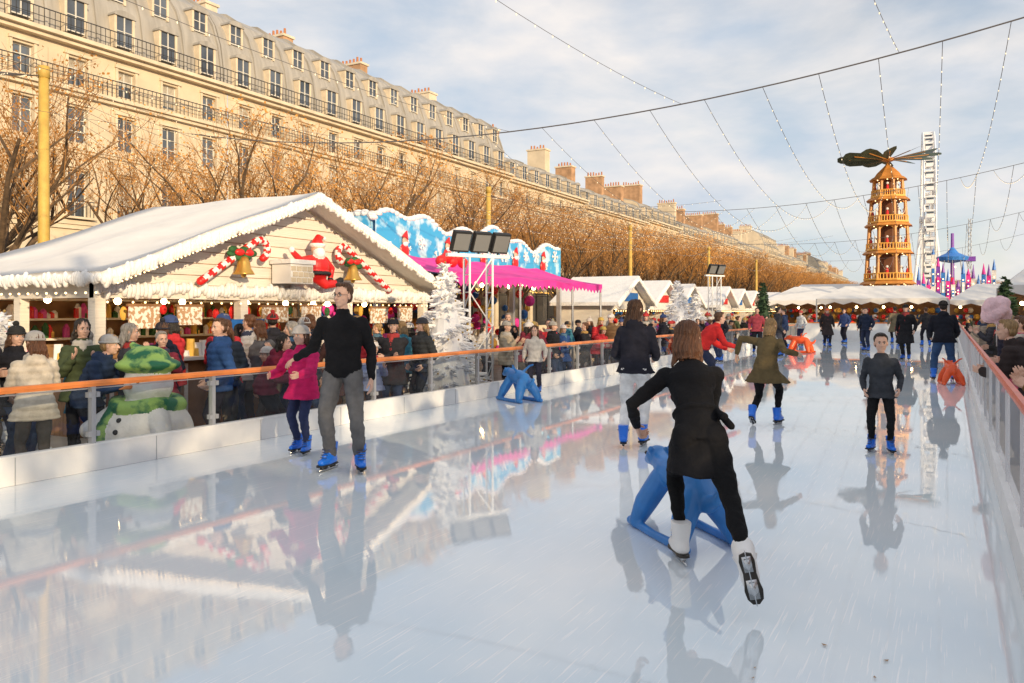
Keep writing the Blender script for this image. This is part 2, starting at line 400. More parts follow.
b_j=B(hip=(0,0,.93),lean=16,feet=[(-.2,0,.15),(.18,.04,.15)],hands=[(-.24,.35,.95),(.24,.35,.95)],bulk=.035,coat=.2,baggy=.02,voxel=.015,hood=True)
person('man_in_jeans',(-.12,20.6,0),5,1.86,b_j,top=(.012,.014,.022),legs=(.04,.09,.2),hat=(.02,.02,.02),hc='dark')
b_red=B(hip=(0,-.1,.86),lean=42,feet=[(-.12,.1,.15),(.12,-.2,.15)],hands=[(-.2,.55,.8),(.2,.55,.85)],bulk=.03,coat=.1,baggy=.01,voxel=.015)
person('skater_in_red_jacket',(-4.3,15.9,0),-50,1.8,b_red,top=(.6,.03,.03),legs=(.03,.04,.08),hair='short',hc='brown')
b_c=B(hip=(0,0,.97),lean=2,feet=[(-.1,.05,.15),(.1,-.08,.15)],hands=[(-.28,.12,.95),(.28,.0,.93)],bulk=.03,coat=.95,flare=.05,baggy=.01,voxel=.016,scarf=True)
b_s=B(hip=(0,0,.97),lean=5,feet=[(-.14,.1,.15),(.12,-.1,.15)],hands=[(-.3,.2,.98),(.3,.1,.95)],bulk=.03,coat=.2,baggy=.015,voxel=.016,hood=True)
for x,y,ph,h,bd,top,legs,hat in [(-1.25,28.8,170,1.78,b_c,(.015,.015,.018),(.02,.02,.02),(.02,.02,.02)),(-2.9,34.5,160,1.7,b_s,(.02,.03,.06),(.03,.04,.08),None),(-.95,41,20,1.75,b_s,(.03,.03,.035),(.02,.02,.03),None),
   (-1.9,39.5,190,1.3,b_s,(.4,.06,.05),(.02,.02,.03),(.5,.4,.3)),(-5.9,34,100,1.65,b_s,(.03,.05,.12),(.02,.02,.03),None),(-4.8,38,200,1.7,b_c,(.04,.03,.03),(.02,.02,.03),(.5,.1,.05)),(-5.3,29,-60,1.72,b_s,(.05,.05,.06),(.1,.1,.12),None),
   (-3.6,41.5,180,1.7,b_s,(.02,.02,.02),(.02,.02,.03),None),(-6.3,25,160,1.6,b_s,(.02,.02,.03),(.04,.06,.12),(.4,.4,.4)),(-2.4,44,20,1.8,b_c,(.2,.16,.1),(.02,.02,.03),None),
   (-6.4,31,190,1.7,b_s,(.5,.08,.1),(.02,.02,.03),None),(-4.6,43,150,1.7,b_s,(.05,.08,.2),(.02,.02,.03),None),(-6.2,40,150,1.6,b_s,(.6,.6,.6),(.05,.05,.1),(.6,.1,.1)),(-5.6,44,170,1.75,b_c,(.02,.02,.02),(.02,.02,.03),None)]:
    person('skater',(x,y,0),ph,h,bd,top=top,legs=legs,hat=hat,hc=random.choice(['dark','brown']))
person('skater_child',(-7.0,13.7,0),200,1.25,b_s,top=(.6,.56,.5),legs=(.03,.03,.05),hair='medium',hc='brown')
# ---------------------------------------------------------------- spectators
fe=[(-.11,.03,.09),(.11,-.03,.09)]
pk=[(-.2,.12,.92),(.2,.12,.92)]; ph=[(-.12,.32,1.25),(.12,.3,1.28)]; fd=[(.08,.24,1.1),(-.08,.22,1.12)]; dn=[(-.27,.03,.88),(.27,.03,.88)]
S=[B(hip=(0,0,.92),lean=2,feet=fe,hands=pk,bulk=.035,coat=.2,baggy=.012,puff=1,voxel=.015,hood=True),
   B(fem=True,hip=(0,0,.92),lean=3,feet=fe,hands=ph,bulk=.035,coat=.3,baggy=.0,puff=1,voxel=.015,hood=True,scarf=True),
   B(hip=(0,0,.92),lean=2,feet=fe,hands=fd,bulk=.025,coat=.6,baggy=.012,voxel=.015,scarf=True),
   B(fem=True,hip=(0,0,.92),lean=0,feet=fe,hands=dn,bulk=.025,coat=.8,flare=.05,baggy=.0,voxel=.015,scarf=True),
   B(hip=(0,-.08,.90),lean=28,feet=fe,hands=[(-.15,.42,1.05),(.15,.42,1.05)],bulk=.035,coat=.2,baggy=.012,puff=1,voxel=.015,hood=True)]
G=-.25
cols=[(.02,.02,.025),(.02,.025,.05),(.04,.04,.045),(.03,.08,.24),(.22,.03,.05),(.20,.12,.06),(.06,.08,.04),(.42,.35,.25),(.6,.04,.05),(.015,.015,.015),(.12,.12,.13),(.02,.02,.03),(.55,.16,.05),(.03,.03,.04),(.6,.57,.54),(.14,.03,.16),(.05,.2,.28)]
hats=[None,None,None,None,(.35,.33,.3),(.03,.03,.035),(.5,.05,.05),(.7,.65,.6),(.05,.08,.2),(.5,.35,.1)]
scs=[(.4,.05,.05),(.5,.46,.40),(.05,.06,.1),(.5,.3,.1),(.1,.2,.3)]
def spect(x,y,phi,h,b=None,top=None,hat='r',**k):
    fem=random.random()<.45
    bb=S[b] if b is not None else random.choice(S)
    person('spectator',(x,y,G),phi,h,bb,top=top or random.choice(cols),legs=random.choice([(.02,.02,.025),(.03,.05,.11),(.02,.02,.03),(.10,.09,.08)]),
        hair=k.pop('hair','medium' if fem else 'short'),hc=k.pop('hc',random.choice(['dark','brown','dark','auburn','grey','blond'])),hat=(random.choice(hats) if hat=='r' else hat),pom=random.random()<.3,foot='shoe',
        scarf=random.choice(scs),hyaw=random.uniform(-30,30),**k)
spect(-8.15,4.80,70,1.64,1,(.68,.60,.48),(.42,.4,.38),hair='medium',hc='auburn')
spect(-8.5,5.65,-60,1.66,4,(.03,.05,.10),(.33,.33,.34))
spect(-9.2,5.2,-80,1.68,0,(.02,.02,.025),(.03,.03,.03)); spect(-8.9,6.4,-20,1.7,2,(.05,.05,.06)); spect(-8.2,7.2,150,1.76,0,(.03,.08,.22),None,hair='short',hc='brown')
spect(-7.9,7.75,-60,1.62,4,(.17,.02,.04),None,hair='medium',hc='dark'); spect(-8.8,7.8,-160,1.74,0,(.02,.03,.05),None); spect(-9.3,7.2,100,1.7,0,(.015,.02,.04),(.03,.03,.04))
spect(-8.7,9.0,150,1.7,1,(.05,.045,.045)); spect(-8.3,9.5,-120,1.68,3,(.06,.03,.03),None,hair='medium',hc='dark'); spect(-9.3,9.9,90,1.75,0,(.02,.03,.06)); spect(-9.2,8.8,60,1.72,2)
spect(-7.95,10.5,200,1.74,2,(.03,.03,.035),(.02,.02,.025)); spect(-7.9,11.25,160,1.74,0,(.04,.045,.05),(.05,.05,.06)); spect(-8.6,11.6,60,1.68)
spect(-8.0,8.5,-100,1.66,0,(.03,.03,.035),None); spect(-8.5,4.3,80,1.7,2,(.03,.03,.035),None); spect(-9.0,4.6,60,1.66,0,(.3,.27,.24)); spect(-8.5,8.3,140,1.3,0,(.5,.04,.05),(.6,.55,.5)); spect(-7.9,9.9,-120,1.35,1,(.25,.3,.5),(.7,.65,.6))
for i in range(17): spect(-9.6+random.uniform(-.5,.6),4.7+i*.56+random.uniform(-.2,.2),random.choice([90,70,120,-90,-120,-60]),random.uniform(1.58,1.82))
for i in range(46):
    spect(-8.0-random.random()**1.5*1.1,13.3+i*.64+random.uniform(-.25,.25),random.choice([-90,-110,-60,180,90,-140,-100]),random.uniform(1.5,1.82))
for i in range(30):
    spect(-9.6-random.random()*1.0,13.6+i*1.0+random.uniform(-.4,.4),random.choice([-90,90,180,90,-140]),random.uniform(1.5,1.85))
for x,y,p,h,t,ht in [(.85,7.6,90,1.72,(.24,.14,.05),(.5,.12,.03)),(.95,9.4,95,1.9,(.03,.02,.02),None),(.8,11.2,70,1.84,(.04,.03,.03),None),(.9,13.5,100,1.78,(.5,.08,.15),None),(.85,15.6,80,1.8,(.03,.03,.05),(.3,.3,.3)),(.9,18.5,90,1.75,(.03,.03,.03),None),(.95,23,90,1.8,(.05,.05,.06),None),(.9,27,90,1.75,(.3,.25,.2),None),(1.6,10.5,80,1.85,(.05,.03,.02),None),(1.8,13,80,1.8,(.02,.03,.05),None),(1.5,20.5,120,1.8,(.35,.1,.05),None)]:
    spect(x,y,p,h,None,t,ht)
for i in range(18): spect(random.uniform(-7,1),47.5+random.uniform(0,2.5),random.choice([180,160,200,90]),random.uniform(1.55,1.8))
mb=MB(); 
for i in range(14): mb.ell((random.uniform(-.08,.08),random.uniform(-.08,.08),random.uniform(-.1,.14)),random.uniform(.07,.11),0,nu=10,nv=7)
cc=fuse(mb,.02,[mat('pink_floss',(.88,.60,.64),.95,bump=1,bscale=30,var=.12)],1); b=MB.from_mesh(cc); b.tube([(0,0,-.42),(0,0,0)],.008,1,6)
o=b.obj('cotton_candy',[cc.materials[0],M_whiteboot],True,loc=(.50,11.4,1.55)); 
# ---------------------------------------------------------------- skating aids
def aid(name,loc,phi,m,s=1):
    mb=MB()
    mb.cap_tube([(0,-.38,.34),(0,-.22,.46),(0,0,.49),(0,.2,.50),(0,.33,.54)],[.07,.13,.15,.14,.10],0,14)
    mb.ell((0,.42,.57),(.10,.13,.095),0); mb.cap_tube([(0,.50,.54),(0,.58,.52)],[.065,.045],0)
    for s_ in(-1,1):
        mb.ell((.09*s_,.38,.64),(.03,.02,.035),0)
        mb.cap_tube([(.08*s_,.22,.42),(.19*s_,.28,.22),(.24*s_,.34,.06)],[.10,.095,.065],0)
        mb.cap_tube([(.08*s_,-.26,.38),(.19*s_,-.34,.2),(.24*s_,-.38,.06)],[.11,.095,.065],0)
        mb.cap_tube([(.24*s_,-.47,.040),(.25*s_,0,.032),(.24*s_,.45,.040)],[.040,.034,.040],0)
        mb.cap_tube([(.06*s_,-.05,.58),(.2*s_,-.10,.72),(.24*s_,-.16,.74)],[.03,.022,.022],0)
    mb.cap_tube([(0,-.36,.34),(0,-.50,.40),(0,-.56,.48)],[.07,.045,.03],0)
    me=fuse(mb,.013,[m],3); b=MB.from_mesh(me)
    for s_ in(-1,1): b.ell((.075*s_,.49,.595),.018,1,nu=8,nv=6)
    b.obj(name,[m,M_iris],True,loc=loc,rz=math.radians(phi)).scale=(s,s,s)
aid('skating_aid',(-1.62,5.42,0),46,M_aid,.86)
aid('skating_aid',(-6.6,12.3,0),60,M_aid,.85)
aid('skating_aid',(.02,19.6,0),10,M_redaid,.75)
aid('skating_aid',(-5.0,32.0,0),80,M_redaid,1.0)
# ---------------------------------------------------------------- ground + rink
g=MB(); g.quad((-900,-300,G),(900,-300,G),(900,1500,G),(-900,1500,G),0)
g.obj('ground',[mat('sand_gravel',(.34,.29,.23),.9,var=.25,vscale=1.2,bump=.5,bscale=20)])
XL,XR,Y0,Y1=-7.35,.38,-6,46
ice=bpy.data.materials.new('ice'); ice.use_nodes=True; nt=ice.node_tree; p=nt.nodes['Principled BSDF']; L=nt.links
tc=nt.nodes.new('ShaderNodeTexCoord')
n1=nt.nodes.new('ShaderNodeTexNoise'); n1.inputs['Scale'].default_value=.55; n1.inputs['Detail'].default_value=7
r1=nt.nodes.new('ShaderNodeValToRGB'); r1.color_ramp.elements[0].position=.35; r1.color_ramp.elements[1].position=.68
r1.color_ramp.elements[0].color=(.70,.80,.86,1); r1.color_ramp.elements[1].color=(.86,.89,.91,1)
n2=nt.nodes.new('ShaderNodeTexNoise'); n2.inputs['Scale'].default_value=1.3; n2.inputs['Detail'].default_value=10; n2.inputs['Roughness'].default_value=.72
mr=nt.nodes.new('ShaderNodeMapRange'); mr.inputs[1].default_value=.45; mr.inputs[2].default_value=.75; mr.inputs[3].default_value=.008; mr.inputs[4].default_value=.11
mp=nt.nodes.new('ShaderNodeMapping'); mp.inputs['Scale'].default_value=(14,.6,1); mp.inputs['Rotation'].default_value=(0,0,.25)
n3=nt.nodes.new('ShaderNodeTexNoise'); n3.inputs['Scale'].default_value=3; n3.inputs['Detail'].default_value=8
n4=nt.nodes.new('ShaderNodeTexNoise'); n4.inputs['Scale'].default_value=2.6; n4.inputs['Detail'].default_value=2
bp_=nt.nodes.new('ShaderNodeBump'); bp_.inputs['Strength'].default_value=.015; bp_.inputs['Distance'].default_value=.01
b2=nt.nodes.new('ShaderNodeBump'); b2.inputs['Strength'].default_value=.035; b2.inputs['Distance'].default_value=.010
for n in(n1,n2,n4): L.new(tc.outputs['Object'],n.inputs['Vector'])
L.new(tc.outputs['Object'],mp.inputs[0]); L.new(mp.outputs[0],n3.inputs['Vector'])
# thin skate scratches whitening the surface
wv=nt.nodes.new('ShaderNodeTexNoise'); wv.inputs['Scale'].default_value=9; wv.inputs['Detail'].default_value=3
mp2=nt.nodes.new('ShaderNodeMapping'); mp2.inputs['Scale'].default_value=(9,.25,1); mp2.inputs['Rotation'].default_value=(0,0,-.12)
L.new(tc.outputs['Object'],mp2.inputs[0]); L.new(mp2.outputs[0],wv.inputs['Vector'])
rs=nt.nodes.new('ShaderNodeValToRGB'); rs.color_ramp.elements[0].position=.60; rs.color_ramp.elements[1].position=.66
L.new(wv.outputs['Fac'],rs.inputs[0])
mxs=nt.nodes.new('ShaderNodeMix'); mxs.data_type='RGBA'; mxs.inputs['B'].default_value=(.93,.94,.95,1)
L.new(rs.outputs[0],mxs.inputs['Factor']); L.new(n1.outputs['Fac'],r1.inputs[0]); L.new(r1.outputs[0],mxs.inputs['A']); L.new(mxs.outputs['Result'],p.inputs['Base Color'])
L.new(n2.outputs['Fac'],mr.inputs[0]); L.new(mr.outputs[0],p.inputs['Roughness'])
L.new(n3.outputs['Fac'],bp_.inputs['Height']); L.new(n4.outputs['Fac'],b2.inputs['Height']); L.new(bp_.outputs[0],b2.inputs['Normal']); L.new(b2.outputs[0],p.inputs['Normal'])
p.inputs['IOR'].default_value=1.85
g=MB(); g.bx(XL-.05,XR+.05,Y0,Y1,G+.004,0,0); g.obj('ice_rink',[ice])
M_white=mat('white_paint',(.80,.80,.79),.5,var=.08,bump=.05,vscale=2)
M_orange=mat('orange_rail',(.90,.26,.05),.4,var=.1)
M_grey=mat('grey_metal',(.50,.51,.53),.4,.5)
def glassmat(name,tint,rough,ior):
    gl=bpy.data.materials.new(name); gl.use_nodes=True; nt=gl.node_tree; nt.nodes.clear()
    out=nt.nodes.new('ShaderNodeOutputMaterial'); mx=nt.nodes.new('ShaderNodeMixShader'); tr=nt.nodes.new('ShaderNodeBsdfTransparent'); gy=nt.nodes.new('ShaderNodeBsdfGlossy'); fr=nt.nodes.new('ShaderNodeFresnel')
    tr.inputs[0].default_value=tint; gy.inputs['Roughness'].default_value=rough; fr.inputs[0].default_value=ior
    nt.links.new(fr.outputs[0],mx.inputs[0]); nt.links.new(tr.outputs[0],mx.inputs[1]); nt.links.new(gy.outputs[0],mx.inputs[2]); nt.links.new(mx.outputs[0],out.inputs[0]); return gl
gl=glassmat('perspex',(.86,.90,.92,1),.02,1.55)
net=bpy.data.materials.new('white_netting'); net.use_nodes=True; nt=net.node_tree; nt.nodes.clear()
out=nt.nodes.new('ShaderNodeOutputMaterial'); mx=nt.nodes.new('ShaderNodeMixShader'); tr=nt.nodes.new('ShaderNodeBsdfTransparent'); df=nt.nodes.new('ShaderNodeBsdfDiffuse'); df.inputs[0].default_value=(.75,.75,.77,1); mx.inputs[0].default_value=.4
nt.links.new(tr.outputs[0],mx.inputs[1]); nt.links.new(df.outputs[0],mx.inputs[2]); nt.links.new(mx.outputs[0],out.inputs[0])
def barrier(name,x,y0,y1,first,rail,gm,rw=1,pw=1,mats=None):
    b=MB(); b.bx(x-.03,x+.03,y0,y1,.002,.25,0); b.bx(x-.045,x+.045,y0,y1,.252,.27,0); b.bx(x-.05-.02,x-.052,y0,y1,G,-.002,0)
    pr=[(-.045*rw,0),(.045*rw,0),(.055*rw,.03),(.04*rw,.055),(-.04*rw,.055),(-.055*rw,.03)]
    b.loft([[V((x+a,y0,rail-.055+c)) for a,c in pr],[V((x+a,y1,rail-.055+c)) for a,c in pr]],1)
    y=first
    while y>y0: y-=1.45
    y+=1.45
    while y<y1:
        b.bx(x-.025*pw,x+.035*pw,y-.022*pw,y+.022*pw,.27,rail-.056,2)
        b.quad((x,y+.03,.275),(x,y+1.42,.275),(x,y+1.42,rail-.06),(x,y+.03,rail-.06),3)
        if pw==1:
            for zz in(.34,.72): b.bx(x-.012,x+.045,y+.024,y+.06,zz,zz+.05,2); b.bx(x-.012,x+.045,y-.06,y-.024,zz,zz+.05,2)
            b.bx(x-.004,x+.004,y+.035,y+1.415,.80,.812,2)
        b.bx(x+.031,x+.036,y+.7,y+.706,.003,.25,2)
        y+=1.45
    b.obj(name,mats or [M_white,M_orange,M_grey,gm])
barrier('rink_barrier',XL,Y0,Y1,4.88,.88,gl)
M_pole=mat('white_pole',(.7,.7,.72),.4)
M_redrail=mat('red_rail',(.70,.14,.07),.4,var=.1)
barrier('rink_barrier',XR,Y0,Y1,4.2,1.03,net,.45,.5,[M_white,M_redrail,M_pole,net])
b=MB(); b.bx(XL+.04,XR-.04,Y1,Y1+.06,0,.95,0); b.bx(XL+.04,XR-.04,Y1-.03,Y1+.09,.952,1.0,1); b.obj('rink_end_barrier',[M_white,M_orange])
# ---------------------------------------------------------------- haussmann buildings
M_stone=mat('limestone',(.62,.52,.38),.85,var=.13,vscale=.7,bump=.2,bscale=4)
M_stone2=mat('limestone_trim',(.66,.56,.42),.85,var=.12,vscale=1.5)
M_zinc=mat('zinc_roof',(.35,.33,.30),.55,var=.2,vscale=.8,metal=.0,stretch=(1,3,.3))
M_glassd=mat('window_glass',(.07,.085,.11),.1,var=.7,vscale=.35,spec=.9)
M_frame=mat('window_frame',(.62,.60,.55),.6)
M_iron=mat('wrought_iron',(.03,.03,.032),.5)
M_chim=mat('chimney_brick',(.42,.25,.14),.9,var=.3,vscale=1.2)
M_pot=mat('terracotta',(.42,.17,.08),.8)
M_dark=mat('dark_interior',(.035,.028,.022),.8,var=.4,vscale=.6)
M_curtain=mat('curtain',(.38,.34,.28),.8,var=.2)
BM=[M_stone,M_stone2,M_zinc,M_glassd,M_frame,M_iron,M_chim,M_pot,M_dark,M_curtain]
RW=random.Random(77)
def wincell(b,X,y0,y1,z0,z1,ww,wz0,wz1,dp=.28):
    c=(y0+y1)/2; a,d=c-ww/2,c+ww/2
    b.quad((X,y0,z0),(X,a,z0),(X,a,z1),(X,y0,z1),0); b.quad((X,d,z0),(X,y1,z0),(X,y1,z1),(X,d,z1),0)
    b.quad((X,a,z0),(X,d,z0),(X,d,wz0),(X,a,wz0),0); b.quad((X,a,wz1),(X,d,wz1),(X,d,z1),(X,a,z1),0)
    i=X-dp
    b.quad((X,a,wz0),(i,a,wz0),(i,a,wz1),(X,a,wz1),1); b.quad((X,d,wz0),(i,d,wz0),(i,d,wz1),(X,d,wz1),1)
    b.quad((X,a,wz1),(X,d,wz1),(i,d,wz1),(i,a,wz1),1); b.quad((X,a,wz0),(X,d,wz0),(i,d,wz0),(i,a,wz0),1)
    b.quad((i,a,wz0),(i,d,wz0),(i,d,wz1),(i,a,wz1),3)
    j=i+.04
    q=RW.random()
    if q<.35:
        hh=RW.uniform(.2,.9); b.quad((i+.004,a+.07,wz1-hh*(wz1-wz0)),(i+.004,d-.07,wz1-hh*(wz1-wz0)),(i+.004,d-.07,wz1),(i+.004,a+.07,wz1),9)
    b.bx(i+.008,j+.02,c-.035,c+.035,wz0,wz1,4); b.bx(i+.008,j,a,a+.07,wz0,wz1,4); b.bx(i+.008,j,d-.07,d,wz0,wz1,4)
    for t in(.33,.66,.97): b.bx(i+.009,j+.01,a+.07,d-.07,wz0+(wz1-wz0)*t-.025,wz0+(wz1-wz0)*t+.025,4)
    b.bx(X+.003,X+.08,a-.16,a-.002,wz0,wz1+.12,1); b.bx(X+.003,X+.08,d+.002,d+.16,wz0,wz1+.12,1); b.bx(X+.003,X+.16,a-.22,d+.22,wz1+.13,wz1+.30,1)
def building(y0,nb,bay=3.1,X=-44,seed=0,dh=0,big=True,chim=True,detail=True):
    R=random.Random(seed); b=MB(); y1=y0+nb*bay
    for k in range(nb):
        a=y0+k*bay; d=a+bay; c=(a+d)/2
        hw=1.05; zs=3.9; zt=6.3
        pts=[(c-hw*math.cos(t),zs+hw*math.sin(t)) for t in [pi*i/10 for i in range(11)]]
        b.quad((X,a,G),(X,c-hw,G),(X,c-hw,zt),(X,a,zt),0); b.quad((X,c+hw,G),(X,d,G),(X,d,zt),(X,c+hw,zt),0)
        for i in range(10):
            (ya,za),(yb,zb)=pts[i],pts[i+1]
            b.quad((X,ya,za),(X,yb,zb),(X,yb,zt),(X,ya,zt),0); b.quad((X,ya,za),(X,yb,zb),(X-.9,yb,zb),(X-.9,ya,za),1)
        b.quad((X,c-hw,G),(X-.9,c-hw,G),(X-.9,c-hw,zs),(X,c-hw,zs),1); b.quad((X,c+hw,G),(X-.9,c+hw,G),(X-.9,c+hw,zs),(X,c+hw,zs),1)
        b.bx(X+.003,X+.14,c-.18,c+.18,zs+hw+.05,zs+hw+.55,1)
        wincell(b,X,a,d,6.8,10.7+dh*.3,1.25,7.0,9.7+dh*.3)
        wincell(b,X,a,d,11.0+dh*.3,13.9+dh*.5,1.2,11.3+dh*.3,13.3+dh*.5)
        wincell(b,X,a,d,14.3+dh*.5,16.7+dh,1.15,14.55+dh*.5,16.1+dh)
        b.bx(X+.003,X+.55,c-.9,c+.9,6.86,6.98,1)
        if detail:
            b.bx(X+.5,X+.53,c-.9,c+.9,7.85,7.9,5)
            for q in range(9): b.bx(X+.505,X+.525,c-.9+q*.222,c-.88+q*.222,6.98,7.85,5)
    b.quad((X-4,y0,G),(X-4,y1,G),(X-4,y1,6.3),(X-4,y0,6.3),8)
    b.quad((X-4,y0,6.25),(X-4,y1,6.25),(X,y1,6.25),(X,y0,6.25),1)
    for z,t,pj in[(6.3,.5,.25),(10.7+dh*.3,.3,.22),(13.9+dh*.5,.4,.5),(16.7+dh,.45,.75)]:
        b.bx(X-.3,X+pj*.6,y0,y1,z,z+t*.5,1); b.bx(X-.3,X+pj,y0,y1,z+t*.5+.002,z+t,1)
    zc=17.15+dh
    for zz,xx in((zc,X+.68),(14.3+dh*.5,X+.44)):
        b.bx(xx,xx+.04,y0,y1,zz+.95,zz+1.0,5); b.bx(xx,xx+.03,y0,y1,zz+.5,zz+.53,5)
        st=.3 if detail else .8
        n=int((y1-y0)/st)
        for q in range(n): b.bx(xx+.01,xx+.03,y0+q*st,y0+q*st+.03,zz,zz+.95,5)
    if big: prof=[(-.5,zc),(-.55,zc+1.4),(-.80,zc+2.9),(-1.35,zc+4.4),(-2.3,zc+5.7),(-3.7,zc+6.6),(-6,zc+7.1),(-12,zc+7.4)]
    else: prof=[(-.5,zc),(-.9,zc+1.5),(-1.5,zc+2.7),(-2.4,zc+3.1),(-6,zc+4.0),(-12,zc+4.2)]
    vs=[];fs=[]
    for x,z in prof: vs+= [V((X+x,y0,z)),V((X+x,y1,z))]
    for i in range(len(prof)-1): fs.append((2*i,2*i+1,2*i+3,2*i+2))
    b.add(vs,fs,2)
    for yy in(y0+.001,y1-.001):
        n=len(prof); b.add([V((X+x,yy,z)) for x,z in prof]+[V((X-12,yy,G)),V((X-.5,yy,G))],[tuple(range(n+2))],0)
    for k in range(nb+1):
        if k%2==0 or big:
            yy=min(max(y0+k*bay,y0+.1),y1-.1)
            for i in range(len(prof)-2):
                (xa,za),(xb,zb)=prof[i],prof[i+1]
                b.add([V((X+xa+q*.12,yy+s_*.08,za+q*.12)) for q in(0,1) for s_ in(-1,1)]+[V((X+xb+q*.12,yy+s_*.08,zb+q*.12)) for q in(0,1) for s_ in(-1,1)],[(0,1,5,4),(2,3,7,6),(0,2,6,4),(1,3,7,5)],2)
    def dormer(c,xf,z,w,h,dep):
        X1=X+xf
        b.quad((X1,c-w/2,z),(X1,c+w/2,z),(X1,c+w/2,z+h),(X1,c-w/2,z+h),3)
        b.bx(X1-dep,X1+.06,c-w/2-.16,c-w/2,z-.1,z+h,1); b.bx(X1-dep,X1+.06,c+w/2,c+w/2+.16,z-.1,z+h,1)
        b.bx(X1,X1+.05,c-.035,c+.035,z,z+h,4); b.bx(X1+.001,X1+.04,c-w/2,c+w/2,z+h*.5,z+h*.5+.05,4); b.bx(X1+.001,X1+.04,c-w/2,c+w/2,z,z+.07,4)
        rg=[]
        for xx in(X1+.15,X1-dep):
            rg.append([V((xx,c-(w/2+.24)*math.cos(t),z+h+.36*math.sin(t))) for t in [pi*i/8 for i in range(9)]])
        b.loft(rg,2)
    for k in range(nb):
        c=y0+(k+.5)*bay
        if big:
            dormer(c,-.20,zc+.5,1.05,1.85,.9); dormer(c,-.95,zc+3.5,.95,1.35,1.6)
        else: dormer(c,-.45,zc+.45,1.0,1.5,1.2)
    if chim:
        k=R.choice([1,2]); 
        while k<nb:
            yy=y0+k*bay; zt=zc+(7.9 if big else 5.9)+R.uniform(-.3,.9); w=R.uniform(.9,1.5)
            x0=X-(8.5 if big else 5.0)-R.uniform(0,1.5); x1=x0+R.uniform(2.4,3.8)
            mi=R.choice([6,6,1,0])
            b.bx(x0,x1,yy-w/2,yy+w/2,zc+2,zt,mi); b.bx(x0-.12,x1+.12,yy-w/2-.12,yy+w/2+.12,zt+.003,zt+.2,1)
            q=x0+.25
            while q<x1-.2:
                b.tube([(q,yy,zt+.2),(q,yy,zt+.2+R.uniform(.4,.7))],[.13,.10],7,6); q+=.45
            k+=R.choice([2,3,3,4])
    b.obj('haussmann_building',BM)
building(2.0,12,seed=1); building(39.25,13,seed=2,dh=.0)
y=79.6; sd=3
for nb,dh,big in[(7,-.3,False),(8,-.9,False),(6,-.2,False),(9,-1.2,False),(7,-.5,False),(10,-1.0,False),(6,.3,True),(9,-.9,False),(8,-.3,False),(10,-1.2,False),(7,-.4,True),(12,-.9,False),(14,-1.2,False)]:
    building(y,nb,seed=sd,dh=dh,big=big,detail=y<150); y+=nb*3.1+.05; sd+=1
# ---------------------------------------------------------------- trees
M_bark=mat('bark',(.11,.07,.04),.9,var=.4,vscale=6,bump=.8,bscale=14)
M_twig=mat('twig',(.36,.185,.065),.8,var=.3,vscale=2)
M_leaf=mat('dry_leaf',(.58,.27,.06),.8,var=.4,vscale=3)
def tree_mesh(seed,H=9.0,leaves=1500,kk=(6,6,6),mr_=.006):
    R=random.Random(seed); b=MB(); tips=[]
    def grow(p,d,l,r,lev):
        n=[4,3,3,2][lev]; pts=[p]; rr=[r]
        for i in range(n):
            d=(d+V((R.uniform(-1,1),R.uniform(-1,1),R.uniform(-.5,.9)))*[.16,.22,.28,.3][lev]).normalized()
            q=pts[-1]+d*l/n
            if q.z>H: q.z=H-R.random()*.35; d=V((d.x,d.y,-.05)).normalized()
            for ax,lim in((0,3.1),(1,3.5)):
                if abs(q[ax])>lim: q[ax]=math.copysign(lim,q[ax])
            pts.append(q); rr.append(r*(1-.6*(i+1)/n))
        b.tube(pts,rr,0 if lev<2 else 1,[7,5,3,3][lev],cap=False)
        if lev==3: tips.append(pts[1]); tips.append(pts[-1]); return
        k=kk[lev]
        for j in range(k):
            t=.25+.75*(j+R.random()*.6)/k; i=min(int(t*n),n-1); q=lerp(pts[i],pts[i+1],t*n-i if t*n-i<1 else 1)
            a=R.uniform(0,2*pi); side=V((math.cos(a),math.sin(a),R.uniform(-.1,.7)))
            nd=(d*.55+side*.8+V((0,0,.35))).normalized()
            grow(q,nd,l*R.uniform(.5,.72),max(r*.42,mr_),lev+1)
    b.tube([(0,0,-.3),(0.02,0,0),(.06,.03,1.6),(.0,.05,3.0)],[.32,.24,.19,.20],0,10)
    for k in range(6):
        a=2*pi*k/6+R.uniform(-.3,.3); grow(V((0,.05,2.9+R.uniform(-.2,.2))),V((math.cos(a),math.sin(a),R.uniform(.9,1.7))).normalized(),R.uniform(3.6,4.6),.11,0)
    for i in range(leaves):
        t=R.choice(tips)+V((R.gauss(0,.12),R.gauss(0,.12),R.gauss(0,.12)))
        if t.z>H+.1: t.z=H
        u=V((R.uniform(-1,1),R.uniform(-1,1),R.uniform(-1,1))).normalized()*R.uniform(.03,.06); w=u.orthogonal()
        b.add([t-u,t+w*.6,t+u,t-w*.6],[(0,1,2,3)],2)
    return b.mesh('bare_tree',[M_bark,M_twig,M_leaf],False)
TS=[tree_mesh(s,leaves=2000,kk=(5,5,6),mr_=.004) for s in(11,12,13)]
TR=[tree_mesh(s,leaves=4500,kk=(6,6,5)) for s in(21,22)]
far=empty('distant_tree_rows')
yy=5
while yy<430:
    for xx in(-22.5,-30.5):
        p=far if yy>75 else None
        inst('bare_tree' if not p else 'tree',random.choice(TS if yy<34 else TR),(xx+random.uniform(-.3,.3),yy+random.uniform(-.5,.5)+(3 if xx<-25 else 0),G),random.choice([0,pi/2,pi,-pi/2])+random.uniform(-.1,.1),random.uniform(.95,1.03),p)
    yy+=7.5 if yy<34 else (6.4 if yy<150 else 8)
for i in range(16): inst('bare_tree',random.choice(TS),(15+random.uniform(-1,1),-32+i*6.2,G),random.uniform(0,6),1.0)  # unseen row on the right, added to throw dappled shade over the market
